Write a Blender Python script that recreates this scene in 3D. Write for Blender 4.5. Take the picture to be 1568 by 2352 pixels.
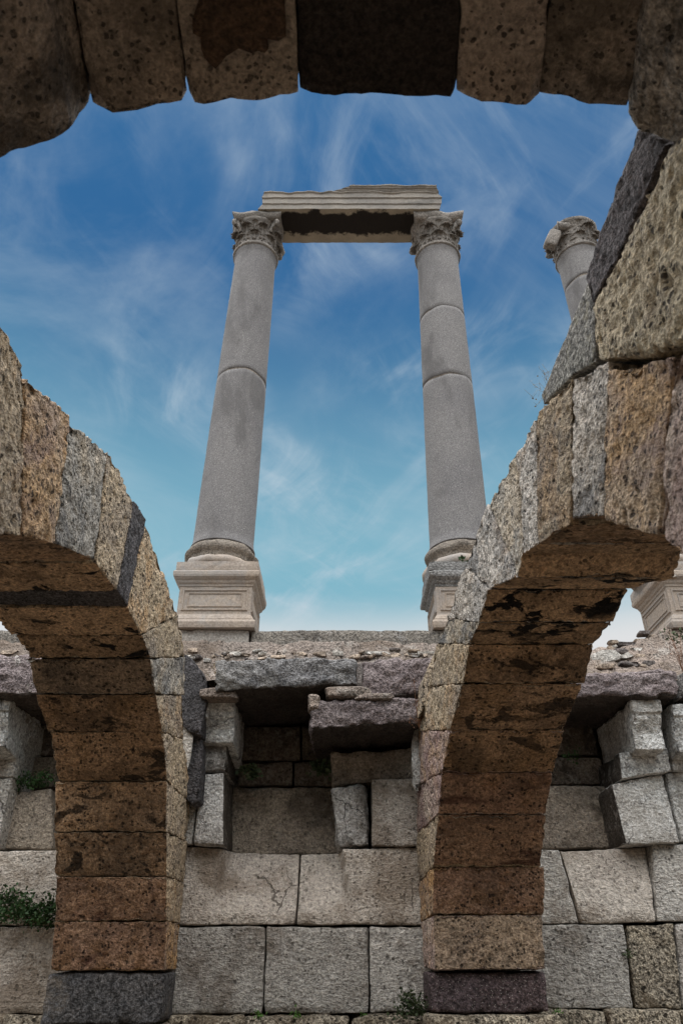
import bpy, bmesh, math, random
import numpy as np
from mathutils import Vector, Matrix

random.seed(7)
for o in list(bpy.data.objects):
    bpy.data.objects.remove(o)
scene = bpy.context.scene
C = scene.collection

# ------------------------------------------------------------------ camera
HC = 1.6                                   # eye height above the basement floor
PITCH = math.radians(31.0)
FPX, CX, CY = 1687.0, 784.0, 1176.0        # focal length / centre in photo units (1568 x 2352)
SN, CS = math.sin(PITCH), math.cos(PITCH)
cam = bpy.data.cameras.new('camera')
cam.sensor_fit = 'VERTICAL'
cam.sensor_height = 24.0
cam.lens = 24.0 * FPX / 2352.0
cam.clip_start = 0.05
cam.clip_end = 4000
cam.dof.use_dof = True
cam.dof.focus_distance = 6.5
cam.dof.aperture_fstop = 2.8
camo = bpy.data.objects.new('camera', cam)
C.objects.link(camo)
camo.location = (0, 0, HC)
camo.rotation_euler = (math.pi / 2 + PITCH, 0, 0)
scene.camera = camo

# ------------------------------------------------------------------ sky, sun, exposure
SUN_EL, SUN_AZ = math.radians(82), math.radians(185)   # azimuth clockwise from +Y (behind the camera)
world = bpy.data.worlds.new('World')
scene.world = world
world.use_nodes = True
wn, wl = world.node_tree.nodes, world.node_tree.links
wn.clear()
def wnode(t, **kw):
    n = wn.new(t)
    for k, v in kw.items():
        setattr(n, k, v)
    return n
def wmath(op, a, b=None, clamp=False):
    n = wnode('ShaderNodeMath', operation=op, use_clamp=clamp)
    for i, v in enumerate((a, b)):
        if v is None: continue
        if isinstance(v, (int, float)): n.inputs[i].default_value = v
        else: wl.new(v, n.inputs[i])
    return n.outputs[0]
def wramp(v, a, b):
    n = wnode('ShaderNodeMapRange', interpolation_type='SMOOTHSTEP', clamp=True)
    wl.new(v, n.inputs[0]); n.inputs[1].default_value = a; n.inputs[2].default_value = b
    return n.outputs[0]
sky = wnode('ShaderNodeTexSky', sky_type='NISHITA', sun_disc=False, sun_elevation=SUN_EL,
            sun_rotation=SUN_AZ, air_density=1.0, dust_density=0.6, ozone_density=2.5, altitude=50)
tint = wnode('ShaderNodeMix', data_type='RGBA', blend_type='MULTIPLY')
tint.inputs[0].default_value = 1.0
wl.new(sky.outputs[0], tint.inputs[6]); tint.inputs[7].default_value = (0.29, 0.74, 0.94, 1)
tc = wnode('ShaderNodeTexCoord')
sep = wnode('ShaderNodeSeparateXYZ'); wl.new(tc.outputs['Generated'], sep.inputs[0])
zz = wmath('MAXIMUM', sep.outputs[2], 0.06)
px_ = wmath('DIVIDE', sep.outputs[0], zz); py_ = wmath('DIVIDE', sep.outputs[1], zz)
comb = wnode('ShaderNodeCombineXYZ'); wl.new(px_, comb.inputs[0]); wl.new(py_, comb.inputs[1])
def wnoise(stretch, rot, scale, detail, rough, dist, loc=(0, 0, 0)):
    mp = wnode('ShaderNodeMapping', vector_type='TEXTURE'); wl.new(comb.outputs[0], mp.inputs[0])
    mp.inputs['Location'].default_value = loc
    mp.inputs['Rotation'].default_value = (0, 0, math.radians(rot))
    mp.inputs['Scale'].default_value = (stretch[0], stretch[1], 1)
    nz = wnode('ShaderNodeTexNoise'); wl.new(mp.outputs[0], nz.inputs['Vector'])
    nz.inputs['Scale'].default_value = scale; nz.inputs['Detail'].default_value = detail
    nz.inputs['Roughness'].default_value = rough; nz.inputs['Distortion'].default_value = dist
    return nz.outputs[0]
streak = wnoise((1.35, .65), 118, 2.6, 7, 0.58, 1.0, (2.3, 0.7, 0))
patch = wnoise((1.0, .8), 100, 1.7, 4, 0.5, 0.4, (7.1, 3.0, 0))
fine = wnoise((1.9, .5), 60, 4.6, 8, 0.62, 1.3, (1.1, 5.0, 0))
cl = wmath('MULTIPLY', wramp(streak, 0.42, 0.78), wramp(patch, 0.34, 0.66))
cl = wmath('ADD', cl, wmath('MULTIPLY', wmath('MULTIPLY', wramp(fine, 0.44, 0.85), wramp(patch, 0.36, 0.70)), 0.45))
veil = wnoise((1.2, .9), 30, 1.9, 11, 0.62, 0.5, (4.0, 9.0, 0))
cl = wmath('ADD', cl, wmath('MULTIPLY', wramp(veil, 0.40, 0.68), 0.32))
cl = wmath('MINIMUM', wmath('MULTIPLY', cl, 0.62), 0.66)
def wmix(f, a, b):
    m = wnode('ShaderNodeMix', data_type='RGBA'); wl.new(f, m.inputs[0]); wl.new(a, m.inputs[6])
    m.inputs[7].default_value = (*b, 1)
    return m.outputs[2]
# thickening air towards the horizon: first cyan, then whitish
c_ = wmix(wramp(sep.outputs[2], 0.78, 0.42), tint.outputs[2], (2.2, 4.6, 5.7))
c_ = wmix(cl, c_, (5.2, 6.2, 7.0))
c_ = wmix(wramp(sep.outputs[2], 0.425, 0.335), c_, (7.2, 7.3, 7.4))
bg = wnode('ShaderNodeBackground'); wl.new(c_, bg.inputs[0])
bg.inputs[1].default_value = 0.05
wo = wnode('ShaderNodeOutputWorld'); wl.new(bg.outputs[0], wo.inputs[0])

sun = bpy.data.lights.new('sun', 'SUN')
sun.energy = 3.6
sun.angle = math.radians(100)               # the sun behind thin cloud: soft shadows
sun.color = (1.0, 0.955, 0.90)
suno = bpy.data.objects.new('sun', sun)
C.objects.link(suno)
sd = Vector((math.sin(SUN_AZ) * math.cos(SUN_EL), math.cos(SUN_AZ) * math.cos(SUN_EL), math.sin(SUN_EL)))
suno.rotation_euler = sd.to_track_quat('Z', 'Y').to_euler()
suno.location = (0, -3, 15)
scene.view_settings.view_transform = 'Standard'
scene.view_settings.look = 'None'
scene.view_settings.exposure = 1.03
scene.view_settings.gamma = 1.0
scene.view_settings.use_curve_mapping = False

# ------------------------------------------------------------------ geometry helpers
def ab(px, py):
    u, v = px - CX, py - CY
    den = FPX * CS + v * SN
    return u / den, (FPX * SN - v * CS) / den
def P(px, py, Y):
    a, b = ab(px, py)
    return np.array((a * Y, Y, b * Y + HC))
def photo_xy(p):
    b = (p[:, 2] - HC) / p[:, 1]
    v = (FPX * SN - FPX * CS * b) / (CS + SN * b)
    return CX + p[:, 0] / p[:, 1] * (FPX * CS + v * SN), CY + v

_rng = np.random.RandomState(3)
_perm = np.concatenate([_rng.permutation(512)] * 3)
_grad = _rng.normal(size=(512, 3)); _grad /= np.linalg.norm(_grad, axis=1)[:, None]
def perlin(p):
    pi = np.floor(p).astype(np.int64); pf = p - pi
    w = pf * pf * pf * (pf * (pf * 6 - 15) + 10)
    pi &= 511
    out = 0
    for dx in (0, 1):
        wx = w[:, 0] if dx else 1 - w[:, 0]
        hx = _perm[(pi[:, 0] + dx)]
        for dy in (0, 1):
            wy = w[:, 1] if dy else 1 - w[:, 1]
            hy = _perm[(hx + pi[:, 1] + dy) & 1023]
            for dz in (0, 1):
                wz = w[:, 2] if dz else 1 - w[:, 2]
                g = _grad[_perm[(hy + pi[:, 2] + dz) & 1023] & 511]
                d = g[:, 0] * (pf[:, 0] - dx) + g[:, 1] * (pf[:, 1] - dy) + g[:, 2] * (pf[:, 2] - dz)
                out = out + wx * wy * wz * d
    return out
def fbm(p, f, octv=4, rough=0.5):
    s, a = 0, 1.0
    for i in range(octv):
        s = s + a * perlin(p * f + 17.3 * i); a *= rough; f *= 2.03
    return s

def link(name, me, mats, parent=None, loc=None):
    o = bpy.data.objects.new(name, me)
    for m in (mats if isinstance(mats, (list, tuple)) else [mats]):
        me.materials.append(m)
    C.objects.link(o)
    if loc is not None: o.location = loc
    if parent is not None: o.parent = parent
    return o
def world_loc(o):
    l = Vector(o.location)
    return l + world_loc(o.parent) if o.parent else l
def mk(name, v, f, mats, parent=None, smooth=True, mi=None, local=False):
    """verts in world metres (or in the parent's frame if local) -> one mesh object with its origin at its centre"""
    v = np.asarray(v, float)
    c = v.mean(axis=0)
    me = bpy.data.meshes.new(name)
    me.from_pydata((v - c).tolist(), [], f if isinstance(f, list) else f.tolist())
    if smooth:
        me.polygons.foreach_set('use_smooth', [True] * len(me.polygons))
    if mi is not None:
        me.polygons.foreach_set('material_index', np.asarray(mi, dtype=np.int32))
    me.update()
    if not local and parent is not None:
        c = c - np.array(world_loc(parent))
    return link(name, me, mats, parent, Vector(c))
def vnormals(v, f):
    n = np.zeros_like(v)
    if f.shape[1] == 4:
        fn = np.cross(v[f[:, 2]] - v[f[:, 0]], v[f[:, 3]] - v[f[:, 1]])
    else:
        fn = np.cross(v[f[:, 1]] - v[f[:, 0]], v[f[:, 2]] - v[f[:, 0]])
    for k in range(f.shape[1]):
        np.add.at(n, f[:, k], fn)
    return n / np.maximum(np.linalg.norm(n, axis=1), 1e-12)[:, None]

_seed = [0]
def roughen(v, f, amp, chip, edge, pit, rug=0.0):
    """stone relief: broad unevenness, tool marks, chipped arrises, open pores"""
    _seed[0] += 1
    off = np.array((11.7, 5.3, 29.1)) * _seed[0]
    n = vnormals(v, f)
    q = v + off
    d = amp * (1.1 * fbm(q, 3.2, 2) + 0.8 * fbm(q, 13.0, 3, 0.55))
    if pit:
        pn = perlin(q * np.array((27.0, 27.0, 19.0)))
        d = d - pit * np.clip(pn - 0.06, 0, 0.4) * 3.4 + pit * .5 * np.clip(-pn - .1, 0, .4)
        pb = perlin(q * 9.0)
        d = d - pit * np.clip(pb - 0.38, 0, 0.4) * 5.0
    if chip:
        ch = np.clip(fbm(q, 6.0, 2) + 0.05, 0, 1) * edge
        d = d - chip * ch * 1.6 - .35 * chip * np.clip(fbm(q, 26.0, 2) + .1, 0, 1) * np.clip(edge, 0, 1) ** 2
    if rug:
        w_ = q * np.array((.75, 1, 1.15)) + .05 * np.stack([perlin(q * 6 + k) for k in (0, 30, 60)], -1)
        d = d + rug * (np.abs(perlin(w_ * 8.5)) * 1.6 + np.abs(perlin(w_ * 19 + 5)) * 1.0 - .45)
    return v + n * d[:, None]

def axis_params(l, res, r, lo=2, hi=90):
    k = int(min(hi, max(lo, round((l - 2 * r) / res))))
    mid = np.linspace(r, l - r, k + 1)
    return np.concatenate(([0, r * 0.4], mid, [l - r * 0.4, l])) / l
def hexstone(name, c8, mats, parent, res=0.05, r=0.014, amp=0.008, chip=0.02, pit=0.0, warp=None, slots=None, label=None, rug=0.0, topchip=0.0):
    """c8[a][b][c] corner points: a across, b upward, c in depth"""
    c8 = np.asarray(c8, float).reshape(2, 2, 2, 3)
    L = [np.mean([np.linalg.norm(x) for x in (c8[1] - c8[0]).reshape(-1, 3)]),
         np.mean([np.linalg.norm(x) for x in (c8[:, 1] - c8[:, 0]).reshape(-1, 3)]),
         np.mean([np.linalg.norm(x) for x in (c8[:, :, 1] - c8[:, :, 0]).reshape(-1, 3)])]
    r = min(r, 0.2 * min(L))
    ax = [axis_params(L[i], res, r) for i in range(3)]
    n = [len(a) for a in ax]
    ids = np.arange(n[0] * n[1] * n[2]).reshape(n)
    faces, slot = [], []
    def quads(g, flip, s):
        q = np.stack((g[:-1, :-1], g[1:, :-1], g[1:, 1:], g[:-1, 1:]), -1).reshape(-1, 4)
        faces.append(q[:, ::-1] if flip else q); slot.append(np.full(len(q), s))
    S = slots or {}
    quads(ids[:, :, 0], False, S.get('c0', 0)); quads(ids[:, :, -1], True, S.get('c1', 0))
    quads(ids[:, 0, :], True, S.get('b0', 0)); quads(ids[:, -1, :], False, S.get('b1', 0))
    quads(ids[0], False, S.get('a0', 0)); quads(ids[-1], True, S.get('a1', 0))
    f = np.concatenate(faces); sl = np.concatenate(slot)
    used, inv = np.unique(f, return_inverse=True)
    f = inv.reshape(-1, 4)
    i, j, k = np.unravel_index(used, n)
    p = np.stack((ax[0][i] * L[0], ax[1][j] * L[1], ax[2][k] * L[2]), -1)
    LL = np.array(L)
    q = np.clip(p, r, LL - r); d = p - q
    dn = np.linalg.norm(d, axis=1)
    p = q + d * (r / np.maximum(dn, 1e-9))[:, None] * (dn > 1e-9)[:, None]
    near = np.sort(np.minimum(p, LL - p), axis=1)
    edge = np.clip(1 - near[:, 1] / 0.05, 0, 1)
    if topchip: edge = np.maximum(edge, np.clip(1 - near[:, 1] / 0.10, 0, 1) * (p[:, 1] > LL[1] * .8)) * (1 + topchip * np.clip(p[:, 1] / LL[1] * 3 - 2, 0, 1))
    a, b, c = (p / LL).T
    v = 0
    for x in (0, 1):
        for y in (0, 1):
            for z in (0, 1):
                w = (a if x else 1 - a) * (b if y else 1 - b) * (c if z else 1 - c)
                v = v + w[:, None] * c8[x, y, z]
    # orientation: make sure faces point outwards
    fn = np.cross(v[f[0, 2]] - v[f[0, 0]], v[f[0, 3]] - v[f[0, 1]])
    if np.dot(fn, v[f[0, 0]] - v.mean(axis=0)) < 0: f = f[:, ::-1]
    if warp is not None: v = warp(v)
    v = roughen(v, f, amp, chip, edge, pit, rug)
    o = mk(name, v, f, mats, parent, True, sl if slots else None)
    if label: o['label'] = label
    return o
def block(name, quad, Y, thick, mats, parent, back=0.0, **kw):
    """a wall stone: TL, TR, BR, BL outline on the plane at distance Y, running thick metres back"""
    tl, tr, br, bl = [P(x, y, Y) for x, y in quad]
    t = np.array((0, thick, 0))
    c8 = [[[bl, bl + t], [tl, tl + t]], [[br, br + t], [tr, tr + t]]]
    return hexstone(name, c8, mats, parent, **kw)
def box(name, lo, hi, mats, parent, **kw):
    (x0, y0, z0), (x1, y1, z1) = lo, hi
    c8 = [[[(x, y, z) for y in (y0, y1)] for z in (z0, z1)] for x in (x0, x1)]
    return hexstone(name, c8, mats, parent, **kw)
def polystone(name, pts, ext, mats, parent, res=0.05, r=0.012, amp=0.008, chip=0.02, pit=0.0, taper=None, label=None, rug=0.0, mid=None):
    """a stone with any outline: front polygon extruded by the vector ext"""
    bm = bmesh.new()
    pts = [np.asarray(p, float) for p in pts]
    back = [(taper(p) if taper else p) + np.asarray(ext, float) for p in pts]
    rings = [[bm.verts.new(p) for p in q] for q in ([pts, mid, back] if mid else [pts, back])]
    bm.faces.new(rings[0]); bm.faces.new(rings[-1][::-1])
    for fv, bv in zip(rings[:-1], rings[1:]):
        for i in range(len(pts)):
            j = (i + 1) % len(pts)
            bm.faces.new((fv[j], fv[i], bv[i], bv[j]))
    bmesh.ops.recalc_face_normals(bm, faces=bm.faces)
    bmesh.ops.bevel(bm, geom=list(bm.edges), offset=r, segments=2, profile=0.5, affect='EDGES', clamp_overlap=True)
    bmesh.ops.triangulate(bm, faces=bm.faces)
    for _ in range(7):
        le = [e for e in bm.edges if e.calc_length() > res * 1.45]
        if not le: break
        bmesh.ops.subdivide_edges(bm, edges=le, cuts=1)
        bmesh.ops.triangulate(bm, faces=[f for f in bm.faces if len(f.verts) > 3])
    bmesh.ops.recalc_face_normals(bm, faces=bm.faces)
    bm.verts.index_update()
    v = np.array([x.co for x in bm.verts]); f = np.array([[x.index for x in g.verts] for g in bm.faces])
    bm.free()
    # distance to the outline edges decides where arrises are chipped
    edge = np.zeros(len(v))
    for ring in (pts, back):
        for i in range(len(ring)):
            a, b = ring[i], ring[(i + 1) % len(ring)]
            t = np.clip(((v - a) @ (b - a)) / max(1e-9, (b - a) @ (b - a)), 0, 1)
            edge = np.maximum(edge, np.clip(1 - np.linalg.norm(v - (a + t[:, None] * (b - a)), axis=1) / 0.05, 0, 1))
    v = roughen(v, f, amp, chip, edge, pit, rug)
    o = mk(name, v, f, mats, parent)
    if label: o['label'] = label
    return o
def pebble(name, c, s, mats, parent, seed, n=2, rz=0.0, amp=0.25):
    bm = bmesh.new(); bmesh.ops.create_icosphere(bm, subdivisions=n, radius=1)
    v = np.array([x.co for x in bm.verts]); f = np.array([[x.index for x in g.verts] for g in bm.faces]); bm.free()
    v = np.sign(v) * np.abs(v) ** 0.42
    v = v * (1 + amp * perlin(v * 1.3 + seed * 7.7))[:, None]
    v = v * np.array(s)
    cz, sz = math.cos(rz), math.sin(rz)
    v = np.stack((v[:, 0] * cz - v[:, 2] * sz, v[:, 1], v[:, 0] * sz + v[:, 2] * cz), -1) + np.array(c)
    return mk(name, v, f, mats, parent, smooth=False)
def lathe(name, prof, mats, parent, seg=64, cx=0, cy=0, amp=0.0, freq=12, wob=None, local=True, chip=None):
    prof = np.array(prof, float); m = len(prof)
    th = np.linspace(0, 2 * math.pi, seg, endpoint=False)
    R, T = np.meshgrid(prof[:, 0], th, indexing='ij'); Z, _ = np.meshgrid(prof[:, 1], th, indexing='ij')
    if wob is not None: R, Z = wob(R, Z, T)
    v = np.stack((cx + R * np.cos(T), cy + R * np.sin(T), Z), -1).reshape(-1, 3)
    g = np.arange(m * seg).reshape(m, seg); g2 = np.roll(g, -1, axis=1)
    f = np.stack((g[:-1], g2[:-1], g2[1:], g[1:]), -1).reshape(-1, 4)
    if amp:
        _seed[0] += 1
        d = amp * fbm(v + _seed[0] * 3.1, freq, 3)
        if chip: d = d - chip * np.clip(fbm(v + _seed[0] * 5.7, 5.0, 2) - 0.1, 0, 1)
        v = v + vnormals(v, f) * d[:, None]
    fl = f.tolist()
    fl.append(list(range(seg))[::-1]); fl.append(list(range((m - 1) * seg, m * seg)))
    return mk(name, v, fl, mats, parent, True, local=local)
def tube_data(pts, rad, seg=5):
    pts = [Vector(p) for p in pts]; vs, fs = [], []
    for i, p in enumerate(pts):
        d = (pts[min(i + 1, len(pts) - 1)] - pts[max(i - 1, 0)]).normalized()
        a = d.orthogonal().normalized(); b = d.cross(a)
        rr = rad * (1 - 0.6 * i / max(1, len(pts) - 1))
        for k in range(seg):
            t = 2 * math.pi * k / seg
            vs.append(p + a * (math.cos(t) * rr) + b * (math.sin(t) * rr))
    for i in range(len(pts) - 1):
        for k in range(seg):
            k2 = (k + 1) % seg
            fs.append([i * seg + k, i * seg + k2, (i + 1) * seg + k2, (i + 1) * seg + k])
    return vs, fs
def thing(name, label, cat, loc=(0, 0, 0), group=None):
    o = bpy.data.objects.new(name, None)
    C.objects.link(o); o.location = loc
    o.empty_display_size = 0.2
    o['label'] = label; o['category'] = cat; o['kind'] = 'thing'
    if group: o['group'] = group
    return o

# ------------------------------------------------------------------ materials
class NT:
    def __init__(s, name):
        s.m = bpy.data.materials.new(name); s.m.use_nodes = True
        s.n, s.l = s.m.node_tree.nodes, s.m.node_tree.links
        s.n.clear()
        s.out = s.n.new('ShaderNodeOutputMaterial'); s.b = s.n.new('ShaderNodeBsdfPrincipled')
        s.l.new(s.b.outputs[0], s.out.inputs[0])
        tc = s.n.new('ShaderNodeTexCoord'); oi = s.n.new('ShaderNodeObjectInfo')
        s.rnd = oi.outputs['Random']
        sc = s.n.new('ShaderNodeVectorMath'); sc.operation = 'SCALE'
        cmb = s.n.new('ShaderNodeCombineXYZ')
        for i, k in enumerate((61.0, 37.0, 83.0)):
            s.l.new(s.math('MULTIPLY', s.rnd, k), cmb.inputs[i])
        ad = s.n.new('ShaderNodeVectorMath'); ad.operation = 'ADD'
        s.l.new(tc.outputs['Object'], ad.inputs[0]); s.l.new(cmb.outputs[0], ad.inputs[1])
        s.obj = tc.outputs['Object']; s.co = ad.outputs[0]
    def math(s, op, a, b=None, clamp=False):
        n = s.n.new('ShaderNodeMath'); n.operation = op; n.use_clamp = clamp
        for i, v in enumerate((a, b)):
            if v is None: continue
            if isinstance(v, (int, float)): n.inputs[i].default_value = v
            else: s.l.new(v, n.inputs[i])
        return n.outputs[0]
    def noise(s, scale, detail=4, rough=0.55, dist=0.0, stretch=None, rot=None):
        n = s.n.new('ShaderNodeTexNoise')
        co = s.co
        if stretch or rot:
            mp = s.n.new('ShaderNodeMapping'); s.l.new(co, mp.inputs[0])
            if stretch: mp.inputs['Scale'].default_value = stretch
            if rot: mp.inputs['Rotation'].default_value = rot
            co = mp.outputs[0]
        s.l.new(co, n.inputs['Vector'])
        n.inputs['Scale'].default_value = scale; n.inputs['Detail'].default_value = detail
        n.inputs['Roughness'].default_value = rough; n.inputs['Distortion'].default_value = dist
        return n.outputs[0]
    def voro(s, scale, feature='F1', rand=1.0):
        n = s.n.new('ShaderNodeTexVoronoi'); n.feature = feature
        s.l.new(s.co, n.inputs['Vector']); n.inputs['Scale'].default_value = scale
        n.inputs['Randomness'].default_value = rand
        return n.outputs['Distance']
    def rng(s, v, a, b, c=0.0, d=1.0, smooth=True):
        n = s.n.new('ShaderNodeMapRange'); n.clamp = True
        if smooth: n.interpolation_type = 'SMOOTHSTEP'
        s.l.new(v, n.inputs[0])
        for i, x in enumerate((a, b, c, d)): n.inputs[i + 1].default_value = x
        return n.outputs[0]
    def mix(s, fac, a, b, mode='MIX'):
        n = s.n.new('ShaderNodeMix'); n.data_type = 'RGBA'; n.blend_type = mode
        if isinstance(fac, (int, float)): n.inputs[0].default_value = fac
        else: s.l.new(fac, n.inputs[0])
        for i, v in ((6, a), (7, b)):
            if isinstance(v, tuple): n.inputs[i].default_value = (*v, 1)
            else: s.l.new(v, n.inputs[i])
        return n.outputs[2]
    def val(s, col, f):
        n = s.n.new('ShaderNodeVectorMath'); n.operation = 'SCALE'
        s.l.new(col, n.inputs[0])
        if isinstance(f, (int, float)): n.inputs['Scale'].default_value = f
        else: s.l.new(f, n.inputs['Scale'])
        return n.outputs[0]
    def done(s, col, height=None, bump=0.5, dist=0.012, rough=0.9):
        s.l.new(col, s.b.inputs['Base Color'])
        s.b.inputs['Roughness'].default_value = rough
        if 'Specular IOR Level' in s.b.inputs: s.b.inputs['Specular IOR Level'].default_value = 0.25
        if height is not None:
            bn = s.n.new('ShaderNodeBump'); bn.inputs['Strength'].default_value = bump
            bn.inputs['Distance'].default_value = dist
            s.l.new(height, bn.inputs['Height']); s.l.new(bn.outputs[0], s.b.inputs['Normal'])
        return s.m

def stone(name, c1, c2, dark, pit=0.6, pitscale=38, grain=0.5, stain=None, stain_amt=0.5, streak=None, crust=0.0,
          bump=0.9, dist=0.028, lich=None, lich_amt=0.0, vary=0.16, tool=0.0, accent=None, accent_amt=.7, mott=.8, speck=0.0, vst=1.0, crack=0.0, pitcov=.20):
    pitscale *= 1.9
    t = NT(name)
    r2 = t.math('FRACT', t.math('MULTIPLY', t.rnd, 7.31)); r3 = t.math('FRACT', t.math('MULTIPLY', t.rnd, 13.7))
    off = lambda r, k: t.math('MULTIPLY', t.math('SUBTRACT', r, 0.5), k)
    n0 = t.math('ADD', t.noise(2.4, 7, 0.65, 0.4), off(r2, .16))
    col = t.mix(t.rng(n0, 0.38, 0.62), c1, c2)
    if accent:
        col = t.mix(t.math('MULTIPLY', t.rng(t.math('ADD', t.noise(3.6, 7, 0.7, 0.6), off(r3, .2)), 0.53, 0.64), accent_amt), col, accent)
    n1 = t.noise(8, 8, 0.72, 0.2)
    col = t.mix(t.math('MULTIPLY', t.rng(n1, 0.52, 0.70), mott), col, dark)
    n2 = t.noise(46, 3, 0.55, 0.15, (1, 1, vst) if vst != 1 else None)
    n3 = t.noise(95, 2, 0.6)
    col = t.val(col, t.rng(n2, 0.36, 0.64, 1 - 0.80 * grain, 1 + 0.72 * grain, False))
    col = t.val(col, t.rng(n3, 0.36, 0.64, 1 - 0.6 * grain, 1 + 0.55 * grain, False))
    if streak:
        sm = t.rng(t.noise(2.3, 5, 0.6, 0.5, (.6, 1, 1.5), (0.2, 0.75, 0.3)), 0.575, 0.66)
        col = t.mix(t.math('MULTIPLY', sm, 0.85), col, streak)
    if stain:
        sm = t.rng(t.noise(1.6, 8, 0.7, 0.5), 0.46, 0.62)
        col = t.mix(t.math('MULTIPLY', sm, stain_amt), col, stain)
    if lich:
        lm = t.math('MULTIPLY', t.rng(t.noise(14, 6, 0.7, 0.3), 0.53, 0.60), t.rng(n0, 0.40, 0.55))
        col = t.mix(t.math('MULTIPLY', lm, lich_amt), col, lich)
    if speck:
        col = t.mix(t.math('MULTIPLY', t.rng(t.voro(60), 0.22, 0.14), speck), col, (.42, .39, .36))
    h = t.math('ADD', t.math('MULTIPLY', n1, 0.5), t.math('ADD', t.math('MULTIPLY', n2, 0.9), t.math('MULTIPLY', n3, 0.25)))
    if pit:
        wv = t.n.new('ShaderNodeVectorMath'); wv.operation = 'MULTIPLY_ADD'
        nz = t.n.new('ShaderNodeTexNoise'); t.l.new(t.co, nz.inputs['Vector']); nz.inputs['Scale'].default_value = pitscale * .7; nz.inputs['Detail'].default_value = 3
        k = 1.15 / pitscale
        t.l.new(nz.outputs['Color'], wv.inputs[0]); wv.inputs[1].default_value = (k, k, k); t.l.new(t.co, wv.inputs[2])
        vo = t.n.new('ShaderNodeTexVoronoi'); t.l.new(wv.outputs[0], vo.inputs['Vector']); vo.inputs['Scale'].default_value = pitscale
        sp = t.n.new('ShaderNodeSeparateColor'); t.l.new(vo.outputs['Color'], sp.inputs[0])
        rad = t.math('SUBTRACT', t.math('MULTIPLY', t.math('POWER', sp.outputs[0], 2.2), .72), pitcov)
        q = t.math('SUBTRACT', vo.outputs['Distance'], rad)
        pits = t.math('MULTIPLY', t.rng(q, .06, -.06), t.rng(n1, .42, .52, .15, 1))
        h = t.math('SUBTRACT', h, t.math('MULTIPLY', pits, 0.8 * pit))
        col = t.mix(t.math('MULTIPLY', pits, min(.95, 0.9 * pit)), col, tuple(0.18 * x for x in dark))
    if tool:
        tn = t.noise(27, 4, 0.65, 0.6, (.7, 1, 1.9), (0.0, 0.5, 0.0)); h = t.math('ADD', h, t.math('MULTIPLY', tn, 1.1 * tool))
        col = t.val(col, t.rng(tn, .38, .62, 1 - .28 * tool, 1 + .2 * tool, False))
    if crack:
        wv = t.n.new('ShaderNodeVectorMath'); wv.operation = 'MULTIPLY_ADD'
        nz = t.n.new('ShaderNodeTexNoise'); t.l.new(t.co, nz.inputs['Vector']); nz.inputs['Scale'].default_value = 7; nz.inputs['Detail'].default_value = 5
        t.l.new(nz.outputs['Color'], wv.inputs[0]); wv.inputs[1].default_value = (.13, .13, .13); t.l.new(t.co, wv.inputs[2])
        w = t.n.new('ShaderNodeTexVoronoi'); w.feature = 'DISTANCE_TO_EDGE'; t.l.new(wv.outputs[0], w.inputs['Vector']); w.inputs['Scale'].default_value = 1.5
        cm = t.math('MULTIPLY', t.rng(w.outputs[0], 0.0075, 0.002), t.rng(t.noise(1.4, 2), 0.56, 0.62))
        h = t.math('SUBTRACT', h, t.math('MULTIPLY', cm, crack)); col = t.mix(t.math('MULTIPLY', cm, 0.8), col, tuple(0.3 * x for x in dark))
    if crust:
        cm = t.math('MULTIPLY', t.rng(t.noise(6.0, 7, 0.62, 0.5, (0.6, 1, 1)), 0.555, 0.58), t.rng(t.noise(1.9, 3), 0.42, 0.52))
        cm = t.math('MULTIPLY', cm, crust)
        col = t.mix(cm, col, (0.010, 0.008, 0.007)); h = t.math('ADD', h, t.math('MULTIPLY', cm, 0.5))
    col = t.val(col, t.rng(t.rnd, 0, 1, 1 - vary, 1 + vary, False))
    return t.done(col, h, bump, dist)

M = {}
TB = dict(bump=1.0, dist=.045, vst=.9, pitcov=.10)
M['tuff_tan'] = stone('tuff tan', (0.556, 0.437, 0.3), (0.492, 0.395, 0.285), (0.214, 0.182, 0.155), .95, 27, .48, stain=(.23, .20, .185), stain_amt=.55, accent=(.52, .34, .19), accent_amt=.6, vary=.09, **TB)
M['tuff_cream'] = stone('tuff cream', (0.642, 0.541, 0.385), (0.578, 0.478, 0.34), (0.257, 0.218, 0.18), 1.0, 24, .48, stain=(.30, .27, .235), stain_amt=.4, accent=(.56, .42, .25), accent_amt=.5, vary=.05, **TB)
M['tuff_grey'] = stone('tuff grey', (0.471, 0.437, 0.39), (0.556, 0.468, 0.36), (0.161, 0.154, 0.15), .95, 30, .48, stain=(.15, .15, .155), stain_amt=.85, accent=(.48, .37, .25), accent_amt=.5, vary=.09, **TB)
M['tuff_white'] = stone('tuff pale', (0.685, 0.624, 0.56), (0.556, 0.489, 0.42), (0.214, 0.203, 0.19), .95, 30, .48, stain=(.22, .22, .225), stain_amt=.75, accent=(.54, .40, .28), accent_amt=.6, vary=.09, **TB)
M['tuff_orange'] = stone('tuff orange', (0.535, 0.407, 0.291), (0.556, 0.365, 0.202), (0.225, 0.177, 0.162), .95, 26, .48, stain=(.30, .215, .205), stain_amt=.6, accent=(.56, .33, .145), accent_amt=.85, vary=.09, **TB)
M['tuff_pink'] = stone('tuff pink', (0.492, 0.364, 0.32), (0.556, 0.447, 0.37), (0.225, 0.161, 0.155), .95, 29, .48, stain=(.28, .175, .175), stain_amt=.7, accent=(.52, .34, .20), accent_amt=.6, vary=.09, **TB)
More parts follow.
